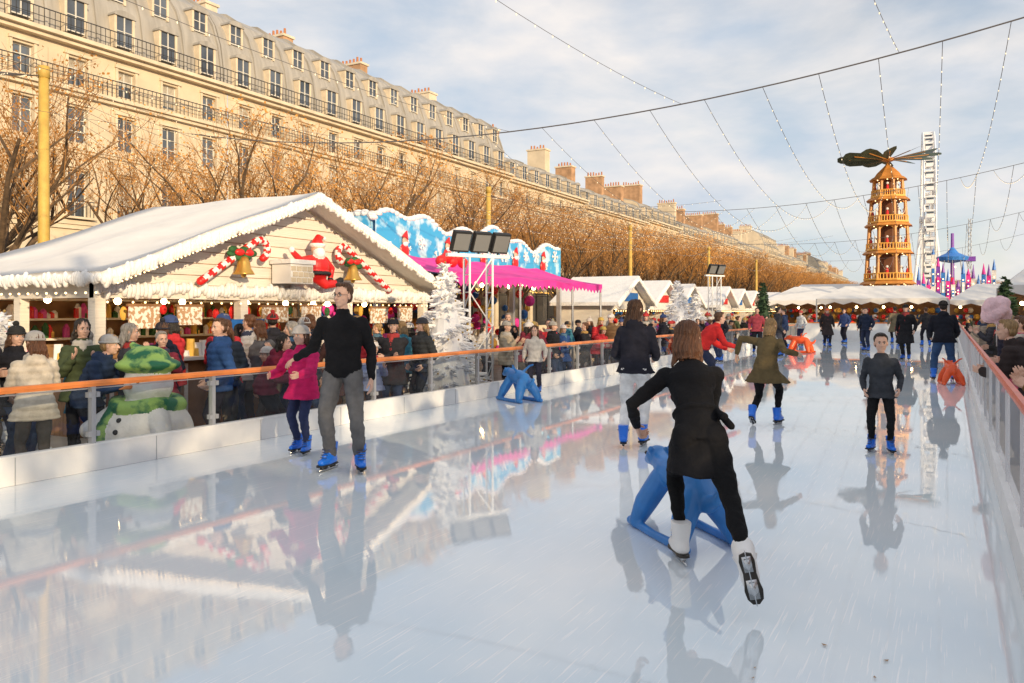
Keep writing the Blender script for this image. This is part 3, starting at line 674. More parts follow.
for i in range(16): inst('tree',random.choice(TR),(16+random.uniform(-2,2),72+i*14,G),random.uniform(0,6),1.1,far)
for i in range(26): inst('tree',random.choice(TR),(-38+i*5,330+random.uniform(0,40),G),random.uniform(0,6),1.5,far)
M_flock=mat('flocked_snow_needles',(.86,.86,.87),.8,var=.06,vscale=5)
M_pine=mat('pine_needles',(.03,.07,.03),.8,var=.4,vscale=5)
M_baub=mat('bauble',(.55,.35,.1),.25,.6)
def conifer(name,loc,H,W,mcol,mtr,seed):
    R=random.Random(seed); b=MB(); b.tube([(0,0,0),(0,0,H*.97)],[.05*H/2.5,.008],1,8)
    b.tube([(0,0,.3),(0,0,H*.55),(0,0,H*.93)],[W*.62,W*.34,.02],0,14)
    n=int(30*H/2.5)
    for i in range(n):
        t=i/n; z=.15+(H-.2)*t; rad=W*(1-t)**.8+.05
        k=int(13*(1-t)+5)
        for j in range(k):
            a=R.uniform(0,2*pi); l=rad*R.uniform(.7,1.1); d=V((math.cos(a),math.sin(a),0)); pd=V((-d.y,d.x,0))
            pts=[V((0,0,z)),d*l*.5+V((0,0,z-.02)),d*l+V((0,0,z-.10*l+R.uniform(-.03,.05)))]
            b.tube(pts,[.02,.040,.014],0,4)
            for q in range(8):
                s_=.3+.7*q/8; c=d*l*s_+V((0,0,z-.05*s_)); e=(d*.6+pd*R.uniform(-1,1)+V((0,0,R.uniform(-.4,.5)))).normalized()*R.uniform(.07,.13)
                w=e.cross(V((R.uniform(-1,1),R.uniform(-1,1),1))).normalized()*.034
                b.add([c-w,c+w,c+e],[(0,1,2)],0)
    for i in range(50 if mcol is M_flock else 0):
        t=R.random(); a=R.uniform(0,2*pi); rad=(W*(1-t)**.8+.05)*.97; b.ell((rad*math.cos(a),rad*math.sin(a),.15+(H-.2)*t),.02,2,nu=6,nv=4)
    b.obj(name,[mcol,mtr,M_baub],False,loc=loc)
conifer('flocked_christmas_tree',(-8.15,12.35,G),2.80,.82,M_flock,M_bark,1)
conifer('flocked_christmas_tree',(-8.9,13.6,G),2.1,.7,M_flock,M_bark,2)
conifer('flocked_christmas_tree',(-8.4,27.5,G),3.0,.9,M_flock,M_bark,3)
conifer('flocked_christmas_tree',(-10.1,5.5,G),1.9,.55,M_flock,M_bark,4)
conifer('flocked_christmas_tree',(-8.6,30.5,G),2.6,.8,M_flock,M_bark,5)
conifer('pine_tree',(1.5,29,G),3.0,.7,M_pine,M_bark,6)
conifer('pine_tree',(-8.4,42,G),3.4,.8,M_pine,M_bark,7)
# ---------------------------------------------------------------- chalet (big)
M_canvas=mat('white_canvas',(.80,.78,.75),.75,var=.06,vscale=2,bump=.15,bscale=3)
M_cotton=mat('cotton_snow',(.82,.81,.80),.9,bump=.8,bscale=18,var=.05)
M_board=mat('cream_boards',(.74,.69,.61),.7,var=.08,bump=.3,bscale=5,stretch=(1,.3,12))
M_wood=mat('brown_wood',(.28,.14,.06),.6,var=.3,vscale=4,bump=.3,stretch=(6,1,1))
M_bulb=mat('warm_bulb',(1,.66,.30),.4,emit=4)
M_lampb=mat('stall_lamp',(1,.62,.28),.4,emit=42)
M_bulbd=mat('dim_bulb',(.9,.75,.5),.3,emit=.7)
M_red=mat('red_paint',(.68,.02,.02),.4,var=.1)
M_gold=mat('gold_paint',(.70,.42,.10),.3,.7)
M_yel=mat('yellow_goods',(.75,.45,.08),.5,var=.2)
M_green=mat('green_garland',(.03,.12,.04),.8,bump=.9,bscale=25,var=.3)
M_sign=mat('blue_sign',(.02,.14,.45),.5,var=.2,vscale=12)
M_sign2=mat('menu_sign',(.50,.30,.16),.6,col2=(.85,.8,.7),vscale=18,ramp=(.48,.52))
M_backw=mat('warm_wood_wall',(.30,.17,.08),.7,var=.25,vscale=3)
def big_chalet(loc):
    E=empty('market_chalet',loc)
    g=0; ev=2.28; ap=3.84; hw=4.1; D=-3.7
    sl=(ap-ev)/hw
    b=MB()
    for s_ in(-1,1):
        nx,ny=10,12; top=[];bot=[]
        for i in range(nx+1):
            for j in range(ny+1):
                x=.55+(D-.3-.55)*i/nx; t=j/ny; y=s_*(hw+.15)*t; z=ap+.06-(ap-ev+.06)*t-.10*math.sin(pi*t)*math.sin(pi*((i/nx*2)%1))-.02*math.sin(9*t+i)
                top.append(V((x,y,z+.07))); bot.append(V((x,y,z-.03)))
        n=len(top); fs=[]
        for i in range(nx):
            for j in range(ny):
                a=i*(ny+1)+j; q=(a,a+1,a+ny+2,a+ny+1); fs.append(q); fs.append(tuple(n+k for k in reversed(q)))
        for j in range(ny): fs.append((j,j+1,n+j+1,n+j)); a=nx*(ny+1)+j; fs.append((a,a+1,n+a+1,n+a))
        for i in range(nx): a=i*(ny+1)+ny; c=a+ny+1; fs.append((a,c,n+c,n+a))
        b.add(top+bot,fs,0)
    R=random.Random(5)
    for s_ in(-1,1):
        for k in range(150):
            t=k/149; y=s_*(hw+.12)*t; z=ap+.06-(ap-ev+.06)*t
            b.ell((.56,y+R.uniform(-.02,.02),z-.03-R.uniform(0,.05)),(.05,.05,R.uniform(.06,.13)),1,nu=7,nv=5)
        for k in range(90):
            x=.5+(D-.7)*k/89; b.ell((x,s_*(hw+.15),ev-.01-R.uniform(0,.05)),(.05,.05,R.uniform(.05,.12)),1,nu=7,nv=5)
    for k in range(120):
        b.ell((.10,-4+8*k/119,ev-.10-R.uniform(0,.08)),(.07,.05,R.uniform(.07,.15)),1,nu=7,nv=5)
    b.obj('roof',[M_canvas,M_cotton],True,E)
    b=MB()
    for x in(0,D): 
        b.add([V((x,-hw+.1,ev-.05)),V((x,hw-.1,ev-.05)),V((x,0,ap-.08))],[(0,1,2)],0)
        b.add([V((x-.06,-hw+.1,ev-.05)),V((x-.06,hw-.1,ev-.05)),V((x-.06,0,ap-.08))],[(0,1,2)],0)
    for k in range(8):
        z=ev+.1+k*.19; w=(ap-z-.1)/sl; 
        if w>.2: b.bx(.002,.012,-w,w,z,z+.008,1)
    b.bx(-.1,.08,-4,4,ev-.28,ev-.06,0)
    b.bx(D,0,-4.0,-3.9,ev-.28,ev-.06,0); b.bx(D,0,3.9,4.0,ev-.28,ev-.06,0)
    for y in(-3.95,-1.35,1.35,3.95): b.bx(-.08,.08,y-.08,y+.08,g,ev-.281,0)
    for x in(D/2,D): b.bx(x-.08,x+.08,-4.0,-3.86,g,ev-.281,0)
    b.obj('frame',[M_board,M_wood],False,E)
    b=MB()
    b.bx(-.35,.05,-3.85,3.85,g,1.05,0); b.bx(-.4,.2,-3.86,3.86,1.053,1.10,1)
    b.bx(D+.1,-.4,-3.98,-3.7,g,1.05,0); b.bx(D+.1,-.401,-4.08,-3.6,1.053,1.10,1)
    b.bx(D-.05,D+.05,-3.8,3.8,g,2.2,2)
    for k in range(13): b.bx(.053,.075,-3.8+k*.63,-3.74+k*.63,g+.05,1.0,1)
    for z in(1.3,1.65,2.0): b.bx(D+.06,D+.35,-3.6,3.6,z,z+.04,1)
    for i in range(170):
        z=random.choice((1.34,1.69)); y=random.uniform(-3.5,3.5); h=random.uniform(.1,.28); b.tube([(D+.25,y,z),(D+.25,y,z+h*.7),(D+.25,y,z+h)],[.06,.06,.02],random.choice((3,4,5,6,7)),7)
    for i in range(60):
        y=random.uniform(-3.7,3.7); h=random.uniform(.08,.28); b.tube([(-.1,y,1.1),(-.1,y,1.1+h)],[.07,.06],random.choice((3,4,5,6,7)),8)
    for i in range(24):
        x=random.uniform(D+.3,-.5); h=random.uniform(.08,.28); b.tube([(x,-3.85,1.1),(x,-3.85,1.1+h)],[.07,.06],random.choice((3,4,5,6,7)),8)
    for i in range(22):   # goods hanging under the eave
        y=-3.7+i*.34; b.ell((-.25,y,1.80+random.uniform(-.05,.05)),(.05,.06,random.uniform(.08,.13)),random.choice((3,4,5,7)),nu=8,nv=6)
    b.obj('counter',[M_wood,M_board,M_backw,M_red,M_yel,M_green,M_canvas,M_mag0],False,E)
    b=MB()
    for k in range(60):
        for s_ in(-1,1):
            t=(k+.5)/60; b.ell((.62,s_*hw*t,ap-.04-(ap-ev+.06)*t),.012,0,nu=6,nv=4)
    for k in range(40): b.ell((.16,-3.9+7.8*k/39,ev-.34),.016,0,nu=6,nv=4)
    for k in range(20): b.ell((.5+(D-.5)*k/19,-hw-.2,ev-.22),.016,0,nu=6,nv=4)
    b.obj('string_bulbs',[M_bulb],False,E)
    b=MB()
    for y in(-3,-1.8,-.6,.6,1.8,3): b.ell((-.9,y,1.97),.055,0,nu=10,nv=7)
    for y in(-3.2,-1,1,3): b.ell((-2.4,y,2.0),.055,0,nu=10,nv=7)
    b.obj('stall_lamps',[M_lampb],False,E)
    b=MB()
    for y,z,w,h in[(-3.3,1.72,.5,.32),(-2.5,1.74,.45,.28),(-.7,1.75,.6,.26),(.2,1.75,.5,.3),(2.2,1.72,.55,.3),(3.1,1.74,.5,.3)]:
        b.bx(.12,.15,y-w/2,y+w/2,z-h/2,z+h/2,0); b.bx(.11,.155,y-w/2-.03,y+w/2+.03,z+h/2+.001,z+h/2+.04,2)
    b.bx(.14,.18,-1.75,-1.0,1.38,1.68,1)
    b.obj('signs',[M_sign2,M_sign,M_wood],False,E)
    def cane(p0,p1,r,hr,side):
        p0=V(p0); p1=V(p1); d=(p1-p0).normalized(); n=V((0,-d.z,d.y))*side
        pts=[lerp(p0,p1,i/26) for i in range(27)]
        c=p1+n*hr
        for i in range(1,16):
            a=pi*1.05*i/15; pts.append(c-n*hr*math.cos(a)+d*hr*math.sin(a))
        q=MB(); q.tube(pts,[r]*len(pts),lambda j,i:((j*2+i)//4)%2,12); 
        for f in(0,-1): q.ell(pts[f],r,0,nu=10,nv=6)
        q.obj('candy_cane',[M_red,M_white],True,E)
    cane((.20,-2.35,2.28),(.20,-1.2,3.0),.065,.16,-1)
    cane((.20,2.45,2.25),(.20,1.1,3.05),.065,.16,1)
    q=MB()
    for y in(-1.55,1.2):
        prof=[(.02,.30),(.07,.28),(.10,.2),(.12,.1),(.17,.02),(.18,0)]
        q.loft([[V((.28+r*math.cos(t),y+r*math.sin(t),2.42+z)) for t in [2*pi*i/16 for i in range(16)]] for r,z in prof],0)
        q.ell((.28,y,2.41),.045,0); 
        for k in range(10): q.ell((.24+random.uniform(-.05,.05),y+random.uniform(-.22,.22),2.74+random.uniform(-.05,.1)),(.06,.1,.06),1,nu=8,nv=6)
        q.ell((.3,y-.1,2.78),(.05,.10,.06),2); q.ell((.3,y+.1,2.78),(.05,.10,.06),2)
    q.obj('bells',[M_gold,M_green,M_red],True,E)
    q=MB()
    q.ell((.33,.15,2.62),(.20,.24,.26),0); q.ell((.36,.12,2.95),(.12,.12,.13),2)
    q.ell((.42,.10,2.86),(.11,.12,.12),1); q.cap_tube([(.35,.12,3.05),(.33,.18,3.18),(.30,.32,3.18)],[.11,.06,.025],0); q.ell((.30,.36,3.16),.045,1)
    q.tube([(.36+.125*math.cos(t),.12+.125*math.sin(t),3.02) for t in [2*pi*i/14 for i in range(14)]],.028,1,8,closed=True)
    q.cap_tube([(.33,-.05,2.75),(.36,-.32,2.72),(.36,-.5,2.85)],[.085,.07,.05],0); q.ell((.36,-.54,2.9),.055,1)
    q.cap_tube([(.33,.33,2.75),(.36,.5,2.6),(.38,.45,2.45)],[.085,.07,.05],0); q.ell((.38,.44,2.40),.055,3)
    q.cap_tube([(.3,.1,2.45),(.4,.3,2.3),(.42,.55,2.33)],[.11,.09,.07],0); q.cap_tube([(.42,.55,2.33),(.44,.66,2.40)],[.075,.06],3)
    q.tube([(.33+.21*math.cos(t),.15+.25*math.sin(t),2.5) for t in [2*pi*i/18 for i in range(18)]],.03,3,8,closed=True)
    me=fuse(q,.018,[M_red,M_cotton,M_skin,M_black],2,'santa_figure'); o=inst('santa_figure',me,parent=E)
    q=MB(); q.bx(.06,.5,-.70,-.15,2.3,2.64,0); q.bx(.04,.53,-.74,-.11,2.643,2.72,1); 
    for r_ in range(3):
        for k in range(4): q.bx(.501,.512,-.69+k*.135+.04*(r_%2),-.58+k*.135+.04*(r_%2),2.32+.1*r_,2.40+.1*r_,2)
    q.obj('chimney_decoration',[M_canvas,M_cotton,M_stone],False,E)
M_mag0=mat('magenta_goods',(.6,.06,.3),.5,var=.2)
big_chalet((-10.5,11.0,G))
# ---------------------------------------------------------------- small chalets
def small_chalet(mi):
    b=MB(); W,D=2.0,2.4; ev,ap=2.3,3.25
    b.bx(-D,0,-W,-W+.1,0,ev,0); b.bx(-D,0,W-.1,W,0,ev,0); b.bx(-D,-D+.1,-W+.1,W-.1,0,ev,0)
    b.bx(-.1,0,-W+.1,W-.1,0,1.0,0); b.bx(-.3,.15,-W+.1,W-.1,1.003,1.06,3); b.bx(-.08,0,-W+.1,W-.1,ev-.3,ev,0)
    for x in(0,-D): b.add([V((x,-W,ev)),V((x,W,ev)),V((x,0,ap))],[(0,1,2)],0)
    for s_ in(-1,1):
        pr=[V((0,0,ap)),V((0,s_*(W+.35),ev-.17))]
        vs=[]
        for x in(.4,-D-.2):
            for p_ in pr: vs+=[p_+V((x,0,.02)),p_+V((x,0,.16))]
        b.add(vs,[(0,1,3,2),(4,6,7,5),(1,5,7,3),(0,2,6,4),(2,3,7,6)],1)
    for k in range(34):
        for s_ in(-1,1):
            t=k/33; b.ell((.42,s_*(W+.3)*t,ap+.04-(ap-ev+.17)*t),(.05,.07,random.uniform(.07,.12)),1,nu=7,nv=5)
    for k in range(14): b.ell((.1,-W+.2+k*(2*W-.4)/13,ev-.36),.025,2,nu=6,nv=4)
    for y in(-1,1): b.ell((-1.0,y,2.05),.06,8,nu=8,nv=6)
    for i in range(50): b.ell((random.uniform(-1.6,-.2),random.uniform(-1.7,1.7),random.choice((1.2,1.5,1.85))),random.uniform(.06,.14),random.choice((4,5,6,7)),nu=7,nv=5)
    b.bx(-D+.1,-D+.14,-W+.1,W-.1,.1,ev,4)
    b.bx(.03,.06,-.9,.9,ev+.05,ev+.4,random.choice((5,7)))
    return b.mesh('market_stall',[mi,M_cotton,M_bulb,M_wood,M_backw,M_red,M_yel,M_sign,M_lampb],False)
SC=[small_chalet(M_board),small_chalet(M_canvas),small_chalet(M_wood)]
for i in range(11): inst('market_stall',SC[i%2],(-11.2-(i%3)*.3,30.2+i*5.0,G),0,.95)
for i in range(12): inst('market_stall',SC[(i+1)%3],(6.2,-18+i*5.2,G),pi,1.15)  # stalls out of view on the right, added to keep low sun off the rink
for i in range(10): inst('market_stall',SC[i%3],(7.5,48+i*6,G),pi,1.1)
for i in range(4): inst('market_stall',SC[i%2],(-14,88+i*5.5,G),0)
def marquee(name,loc,W,D,ev,ap,rz=0,side=True):
    b=MB(); n=6
    vs=[V((-W/2,-D/2,ev)),V((W/2,-D/2,ev)),V((W/2,D/2,ev)),V((-W/2,D/2,ev)),V((-W/2+D*.35,0,ap)),V((W/2-D*.35,0,ap))]
    b.add(vs,[(0,1,5,4),(2,3,4,5),(1,2,5),(3,0,4)],0)
    k=int(W/1.0)
    for i in range(k):
        x=-W/2+W*i/k; w=W/k
        for yy in(-D/2-.01,D/2+.01): b.add([V((x,yy,ev)),V((x+w,yy,ev)),V((x+w,yy,ev-.2)),V((x+w/2,yy,ev-.36)),V((x,yy,ev-.2))],[(0,1,2,3,4)],0)
    for i in range(int(W/4)+1):
        x=-W/2+i*W/int(W/4)
        for yy in(-D/2,D/2): b.bx(x-.04,x+.04,yy-.04,yy+.04,0,ev,1)
    if side:
        b.bx(-W/2,W/2,D/2-.05,D/2-.02,0,ev-.1,2)
        b.bx(-W/2+.2,W/2-.2,-.2,.4,0,1.0,5)
        for i in range(int(W*14)): b.ell((random.uniform(-W/2+.2,W/2-.2),random.uniform(.3,D/2-.2),random.choice((1.1,1.5,1.9))),random.uniform(.08,.18),random.choice((3,4,5,6)),nu=6,nv=5)
        for i in range(int(W/1.5)): b.ell((-W/2+.6+i*1.5,-.6,2.1),.07,7,nu=8,nv=6)
    b.obj(name,[M_canvas,M_grey,M_backw,M_red,M_yel,M_board,M_sign,M_lampb],False,loc=loc,rz=rz)
marquee('marquee_tent',(-3.6,53.5,G),7,4,2.6,3.4); marquee('marquee_tent',(2.2,56,G),4.5,4,2.5,3.5); marquee('marquee_tent',(-8.5,60,G),6,5,2.6,3.6)
marquee('marquee_tent',(3.9,33.5,G),4.6,4.6,2.7,4.1); marquee('marquee_tent',(-11,92,G),10,5,3.2,4.8)
# ---------------------------------------------------------------- fairground ride + magenta awning
M_cyan=mat('ride_fascia_blue',(.05,.38,.70),.5,col2=(.50,.74,.86),vscale=2.4,ramp=(.48,.60))
M_mag=mat('magenta_canvas',(.78,.04,.34),.7,var=.15,vscale=2,bump=.1,bscale=4)
E=empty('fairground_ride',(0,0,G))
b=MB(); ya,yb=16.4,27.6; n=60; top=[];bot=[]
for i in range(n+1):
    t=i/n; y=ya+(yb-ya)*t; top.append(4.25+.16*math.sin(t*14)+.12*math.sin(t*37)+.1*math.sin(t*5)); bot.append(3.0+.1*math.sin(t*21))
for i in range(n):
    y=ya+(yb-ya)*i/n; y2=ya+(yb-ya)*(i+1)/n; X1=-13.0
    b.quad((X1,y,bot[i]),(X1,y2,bot[i+1]),(X1,y2,top[i+1]),(X1,y,top[i]),0); b.quad((X1-.15,y,bot[i]),(X1-.15,y2,bot[i+1]),(X1-.15,y2,top[i+1]),(X1-.15,y,top[i]),0)
    b.ell((X1-.07,y,top[i]),(.12,.14,.08),1,nu=8,nv=6)
b.bx(-17,-13.16,ya-.08,ya,2.9,4.3,0)
for k in range(18): b.ell((-13.1-k*.22,ya-.02,4.32+.06*math.sin(k)),(.15,.12,.10),1,nu=8,nv=6)
R=random.Random(3)
def star(c,r,mi,ax):
    for k in range(3):
        a=pi*k/3
        d=V((0,math.cos(a),math.sin(a))) if ax=='x' else V((math.cos(a),0,math.sin(a)))
        b.tube([V(c)-d*r,V(c)+d*r],.022,mi,4)
        for e in(-1,1):
            q=V(c)+d*r*.65*e
            for a2 in(.7,-.7):
                a3=a+a2+(pi if e<0 else 0); dd=V((0,math.cos(a3),math.sin(a3))) if ax=='x' else V((math.cos(a3),0,math.sin(a3)))
                b.tube([q,q+dd*r*.35],.018,mi,4)
for i in range(14): star((-12.97,ya+.5+i*.78,R.uniform(3.3,3.95)),R.uniform(.16,.3),1,'x')
for i in range(4): star((-13.6-.9*i,ya-.11,R.uniform(3.3,3.9)),R.uniform(.2,.3),1,'y')
for i in range(5):
    y=ya+1.2+i*2.1; z=3.45
    b.ell((-12.95,y,z),(.05,.2,.22),2,nu=12,nv=8); b.ell((-12.93,y,z+.27),(.05,.12,.12),5,nu=12,nv=8); b.ell((-12.92,y,z+.20),(.05,.11,.08),1,nu=10,nv=6); b.tube([(-12.95,y,z+.34),(-12.95,y+.1,z+.55)],[.11,.02],2,8)
b.ell((-14.2,ya-.12,3.45),(.22,.05,.24),2); b.ell((-14.2,ya-.13,3.75),(.13,.05,.13),5); b.tube([(-14.2,ya-.12,3.83),(-14.1,ya-.12,4.08)],[.12,.02],2,8)
b.obj('fascia',[M_cyan,M_cotton,M_red,M_sign,M_gold,M_skin],False,E)
b=MB(); b.bx(-17,-16.9,ya,yb,0,4.2,0); b.quad((-17,ya,3.9),(-13.2,ya,3.9),(-13.2,yb,3.9),(-17,yb,3.9),0)
for y in(ya+.1,ya+3.7,ya+7.4,yb-.1): b.bx(-13.1,-12.95,y-.07,y+.07,0,3.0,1)
for i in range(160): b.ell((R.uniform(-16.7,-13.8),R.uniform(ya+.3,yb-.3),R.uniform(.4,2.7)),R.uniform(.1,.22),R.choice((2,3,4,5,6)),nu=7,nv=5)
for i in range(40): b.ell((-13.3,ya+.3+i*.27,2.75),.035,7,nu=6,nv=4)
for i in range(6): b.ell((-13.8,ya+1+i*1.9,2.7),.07,8,nu=8,nv=6)
b.obj('booth',[M_dark,M_grey,M_red,M_sign,M_gold,M_mag,M_canvas,M_bulb,M_lampb],False,E)
b=MB(); y0_,y1_=16.0,25.4; n=34
for i in range(n):
    y=y0_+(y1_-y0_)*i/n; y2=y0_+(y1_-y0_)*(i+1)/n
    def zz(t,yy): return 3.34-.62*t-.10*math.sin(pi*t)+.03*math.sin(yy*3)
    for j in range(6):
        t,t2=j/6,(j+1)/6; xa=-12.9+2.5*t; xb=-12.9+2.5*t2
        b.quad((xa,y,zz(t,y)),(xb,y,zz(t2,y)),(xb,y2,zz(t2,y2)),(xa,y2,zz(t,y2)),0)
    z1,z2=zz(1,y),zz(1,y2); X1=-10.4
    b.add([V((X1,y,z1)),V((X1,y2,z2)),V((X1,y2,z2-.16)),V((X1+.01,(y+y2)/2,z1-.27)),V((X1,y,z1-.16))],[(0,1,2,3,4)],0)
for y in(y0_+.1,y0_+3.5,y0_+7,y1_-.1): b.tube([(-10.42,y,0),(-10.42,y,2.6)],.035,1,6)
for k in range(5): b.ell((-10.9,y0_+.3+k*.25,3.05+.1*(k%2)),.14,2,nu=10,nv=8)
b.obj('awning',[M_mag,M_grey,M_red],False,E)
# ---------------------------------------------------------------- floodlight tower
def flood(name,loc,H,n,w=.5):
    b=MB()
    for a in(-.28,.28):
        for c in(-.12,.12): b.tube([(c,a,0),(c,a,H)],.025,0,6)
        k=int(H/.35)
        for i in range(k):
            z=i*H/k; b.tube([(-.12,a,z),(.12,a,z+H/k)],.012,0,4,cap=False); b.tube([(-.12,a,z),(.12,a,z)],.012,0,4,cap=False)
    k=int(H/.7)
    for i in range(k): b.tube([(.12,-.28 if i%2 else .28,i*H/k),(.12,.28 if i%2 else -.28,(i+1)*H/k)],.014,0,4,cap=False)
    b.bx(-.05,.05,-n*w/2-.1,n*w/2+.1,H,H+.07,0)
    Rm=Euler((0,math.radians(25),0)).to_matrix()
    for i in range(n):
        y=(i-(n-1)/2)*(w+.04); c=V((.1,y,H+.32))
        b.box(c,(.12,w*.92,.44),1,Rm); b.box(c+Rm@V((.065,0,0)),(.01,w*.8,.36),2,Rm); b.tube([(0,y,H+.07),(.05,y,H+.2)],.02,1,5)
        for q in range(4): b.box(c+Rm@V((-.08,0,-.15+q*.1)),(.05,w*.7,.02),1,Rm)
    b.obj(name,[M_white,M_black,mat('lamp_glass',(.25,.24,.22),.15,.3)],False,loc=loc,rz=math.radians(-28))
flood('floodlight_tower',(-8.75,14.5,G),2.95,3,.44); flood('floodlight_tower',(-9.3,36,G),3.4,2)
# ---------------------------------------------------------------- snowman
q=MB(); q.ell((0,0,.42),(.50,.48,.44),0,nu=24,nv=16); q.ell((0,.0,.98),(.27,.27,.25),0,nu=20,nv=14); q.cap_tube([(.3,.25,.62),(.42,.42,.5)],[.12,.1],0); q.cap_tube([(-.33,.2,.62),(-.48,.32,.5)],[.12,.1],0)
q.ell((0,.0,1.20),(.36,.34,.10),1,nu=24,nv=12); q.ell((0.02,.0,1.28),(.25,.24,.14),1,nu=20,nv=12); q.cap_tube([(.1,.0,1.35),(.22,0,1.42)],[.07,.04],1)
q.tube([(.33*math.cos(t),.33*math.sin(t),.76+.02*math.sin(3*t)) for t in [2*pi*i/20 for i in range(20)]],.085,1,12,closed=True); q.cap_tube([(.18,.3,.72),(.24,.40,.5),(.22,.46,.3)],[.08,.08,.09],1)
M_swirl=mat('green_knit',(.01,.13,.06),.6,col2=(.30,.50,.12),vscale=4,ramp=(.46,.54),bump=.3,bscale=60)
me=fuse(q,.018,[M_cotton,M_swirl],3,'snowman'); b=MB.from_mesh(me)
for s_ in(-1,1): b.ell((.09*s_,.25,1.04),.028,2,nu=8,nv=6)
b.tube([(0,.25,.98),(0,.42,.96)],[.035,.005],3,8)
for z in(.3,.5,.62): b.ell((.0,.47 if z<.6 else .42,z),.03,2,nu=8,nv=6)
b.obj('snowman',[M_cotton,M_swirl,M_black,M_orange],True,loc=(-7.98,5.98,G),rz=math.radians(-170))
# ---------------------------------------------------------------- fence, posts
b=MB(); yy=-5
while yy<90:
    b.bx(-33.02,-32.98,yy,yy+.03,0.6,3.5,0); b.tube([(-33,yy+.015,3.5),(-33,yy+.015,3.72)],[.04,.005],1,4); yy+=.17
for z in(.7,3.2,3.4): b.bx(-33.03,-32.97,-5,90,z,z+.05,0)
b.bx(-33.2,-32.8,-5,90,0,.6,2)
for k in range(16): b.bx(-33.25,-32.75,-5+k*6.2,-4.5+k*6.2,0.6,3.6,2)
b.obj('iron_fence',[M_iron,M_gold,M_stone],False,loc=(0,0,G))
M_post=mat('yellow_wood_post',(.55,.36,.08),.6,var=.15,bump=.2)
posts=[-8,10.2,29,46,64,82]
for y in posts:
    b=MB(); b.tube([(0,0,0),(0,0,7.0)],[.13,.10],0,10); b.tube([(0,0,0),(0,0,.5)],.24,1,10); b.tube([(0,0,6.8),(0,0,7.05)],.12,0,10); b.obj('wooden_post',[M_post,M_stone,M_iron],True,loc=(-17,y,G))
    b=MB(); b.tube([(0,0,0),(0,0,8.4)],[.15,.11],0,10); b.tube([(0,0,0),(0,0,.5)],.24,1,10); b.obj('wooden_post',[M_post,M_stone],True,loc=(9.5,y+3,G))
# ---------------------------------------------------------------- string lights
M_cable=mat('cable',(.12,.11,.11),.6)
def cat(p0,p1,sag,n=30): 
    p0,p1=V(p0),V(p1); return [lerp(p0,p1,i/n)-V((0,0,4*sag*(i/n)*(1-i/n))) for i in range(n+1)]
b=MB()
def string(p0,p1,sag,r=.005,sp=.45,n=30):
    pts=cat(p0,p1,sag,n); b.tube(pts,[r]*len(pts),0,4)
    L_=(V(p1)-V(p0)).length; k=int(L_/sp)
    for i in range(1,k):
        t=i/k; q=lerp(V(p0),V(p1),t)-V((0,0,4*sag*t*(1-t))); b.ell(q-V((0,0,.02)),(.009,.009,.016),1,nu=5,nv=4)
yc=14.0
def cz(x,base=5.15): return base+.0105*(x+7.5)**2
for Y in(yc,32,50,68): 
    pts=[V((x,Y,cz(x,5.15 if Y==yc else 5.6))) for x in [-17+26.5*i/40 for i in range(41)]]
    b.tube(pts,[.013 if Y==yc else .010]*41,0,5)
for x in [-15.5,-14,-12.5,-11,-9.6,-8.3,-7.0,-5.9,-4.8,-3.8,-2.8,-1.9,-1.0,-.1,.8,1.9,3.2]:
    string((x,yc,cz(x)),(x*.9-.4,32,cz(x*.9-.4,5.6)),1.35+.25*math.sin(x*5))
    string((x,32,cz(x,5.6)),(x,50,cz(x,5.6)),1.3,r=.008,sp=1)
    string((x,50,cz(x,5.6)),(x,68,cz(x,5.6)),1.3,r=.009,sp=1.2)
for x in(-16,-12,-8.5,-5,-1.5,2): string((x,-8,7.0),(x+.8,yc,cz(x+.8)),.9,r=.004)
for i in range(8):
    string((-17,10.2,6.6-.1*i),(-8-2.0*i,32,6.0),1.2+.2*i); string((-17,10.2,6.6),(-20+1.0*i,-6,6.2),.8)
    string((-17,29,6.5),(-6-2*i,50,6.0),1.2)
b.obj('string_lights',[M_cable,M_bulbd],False)
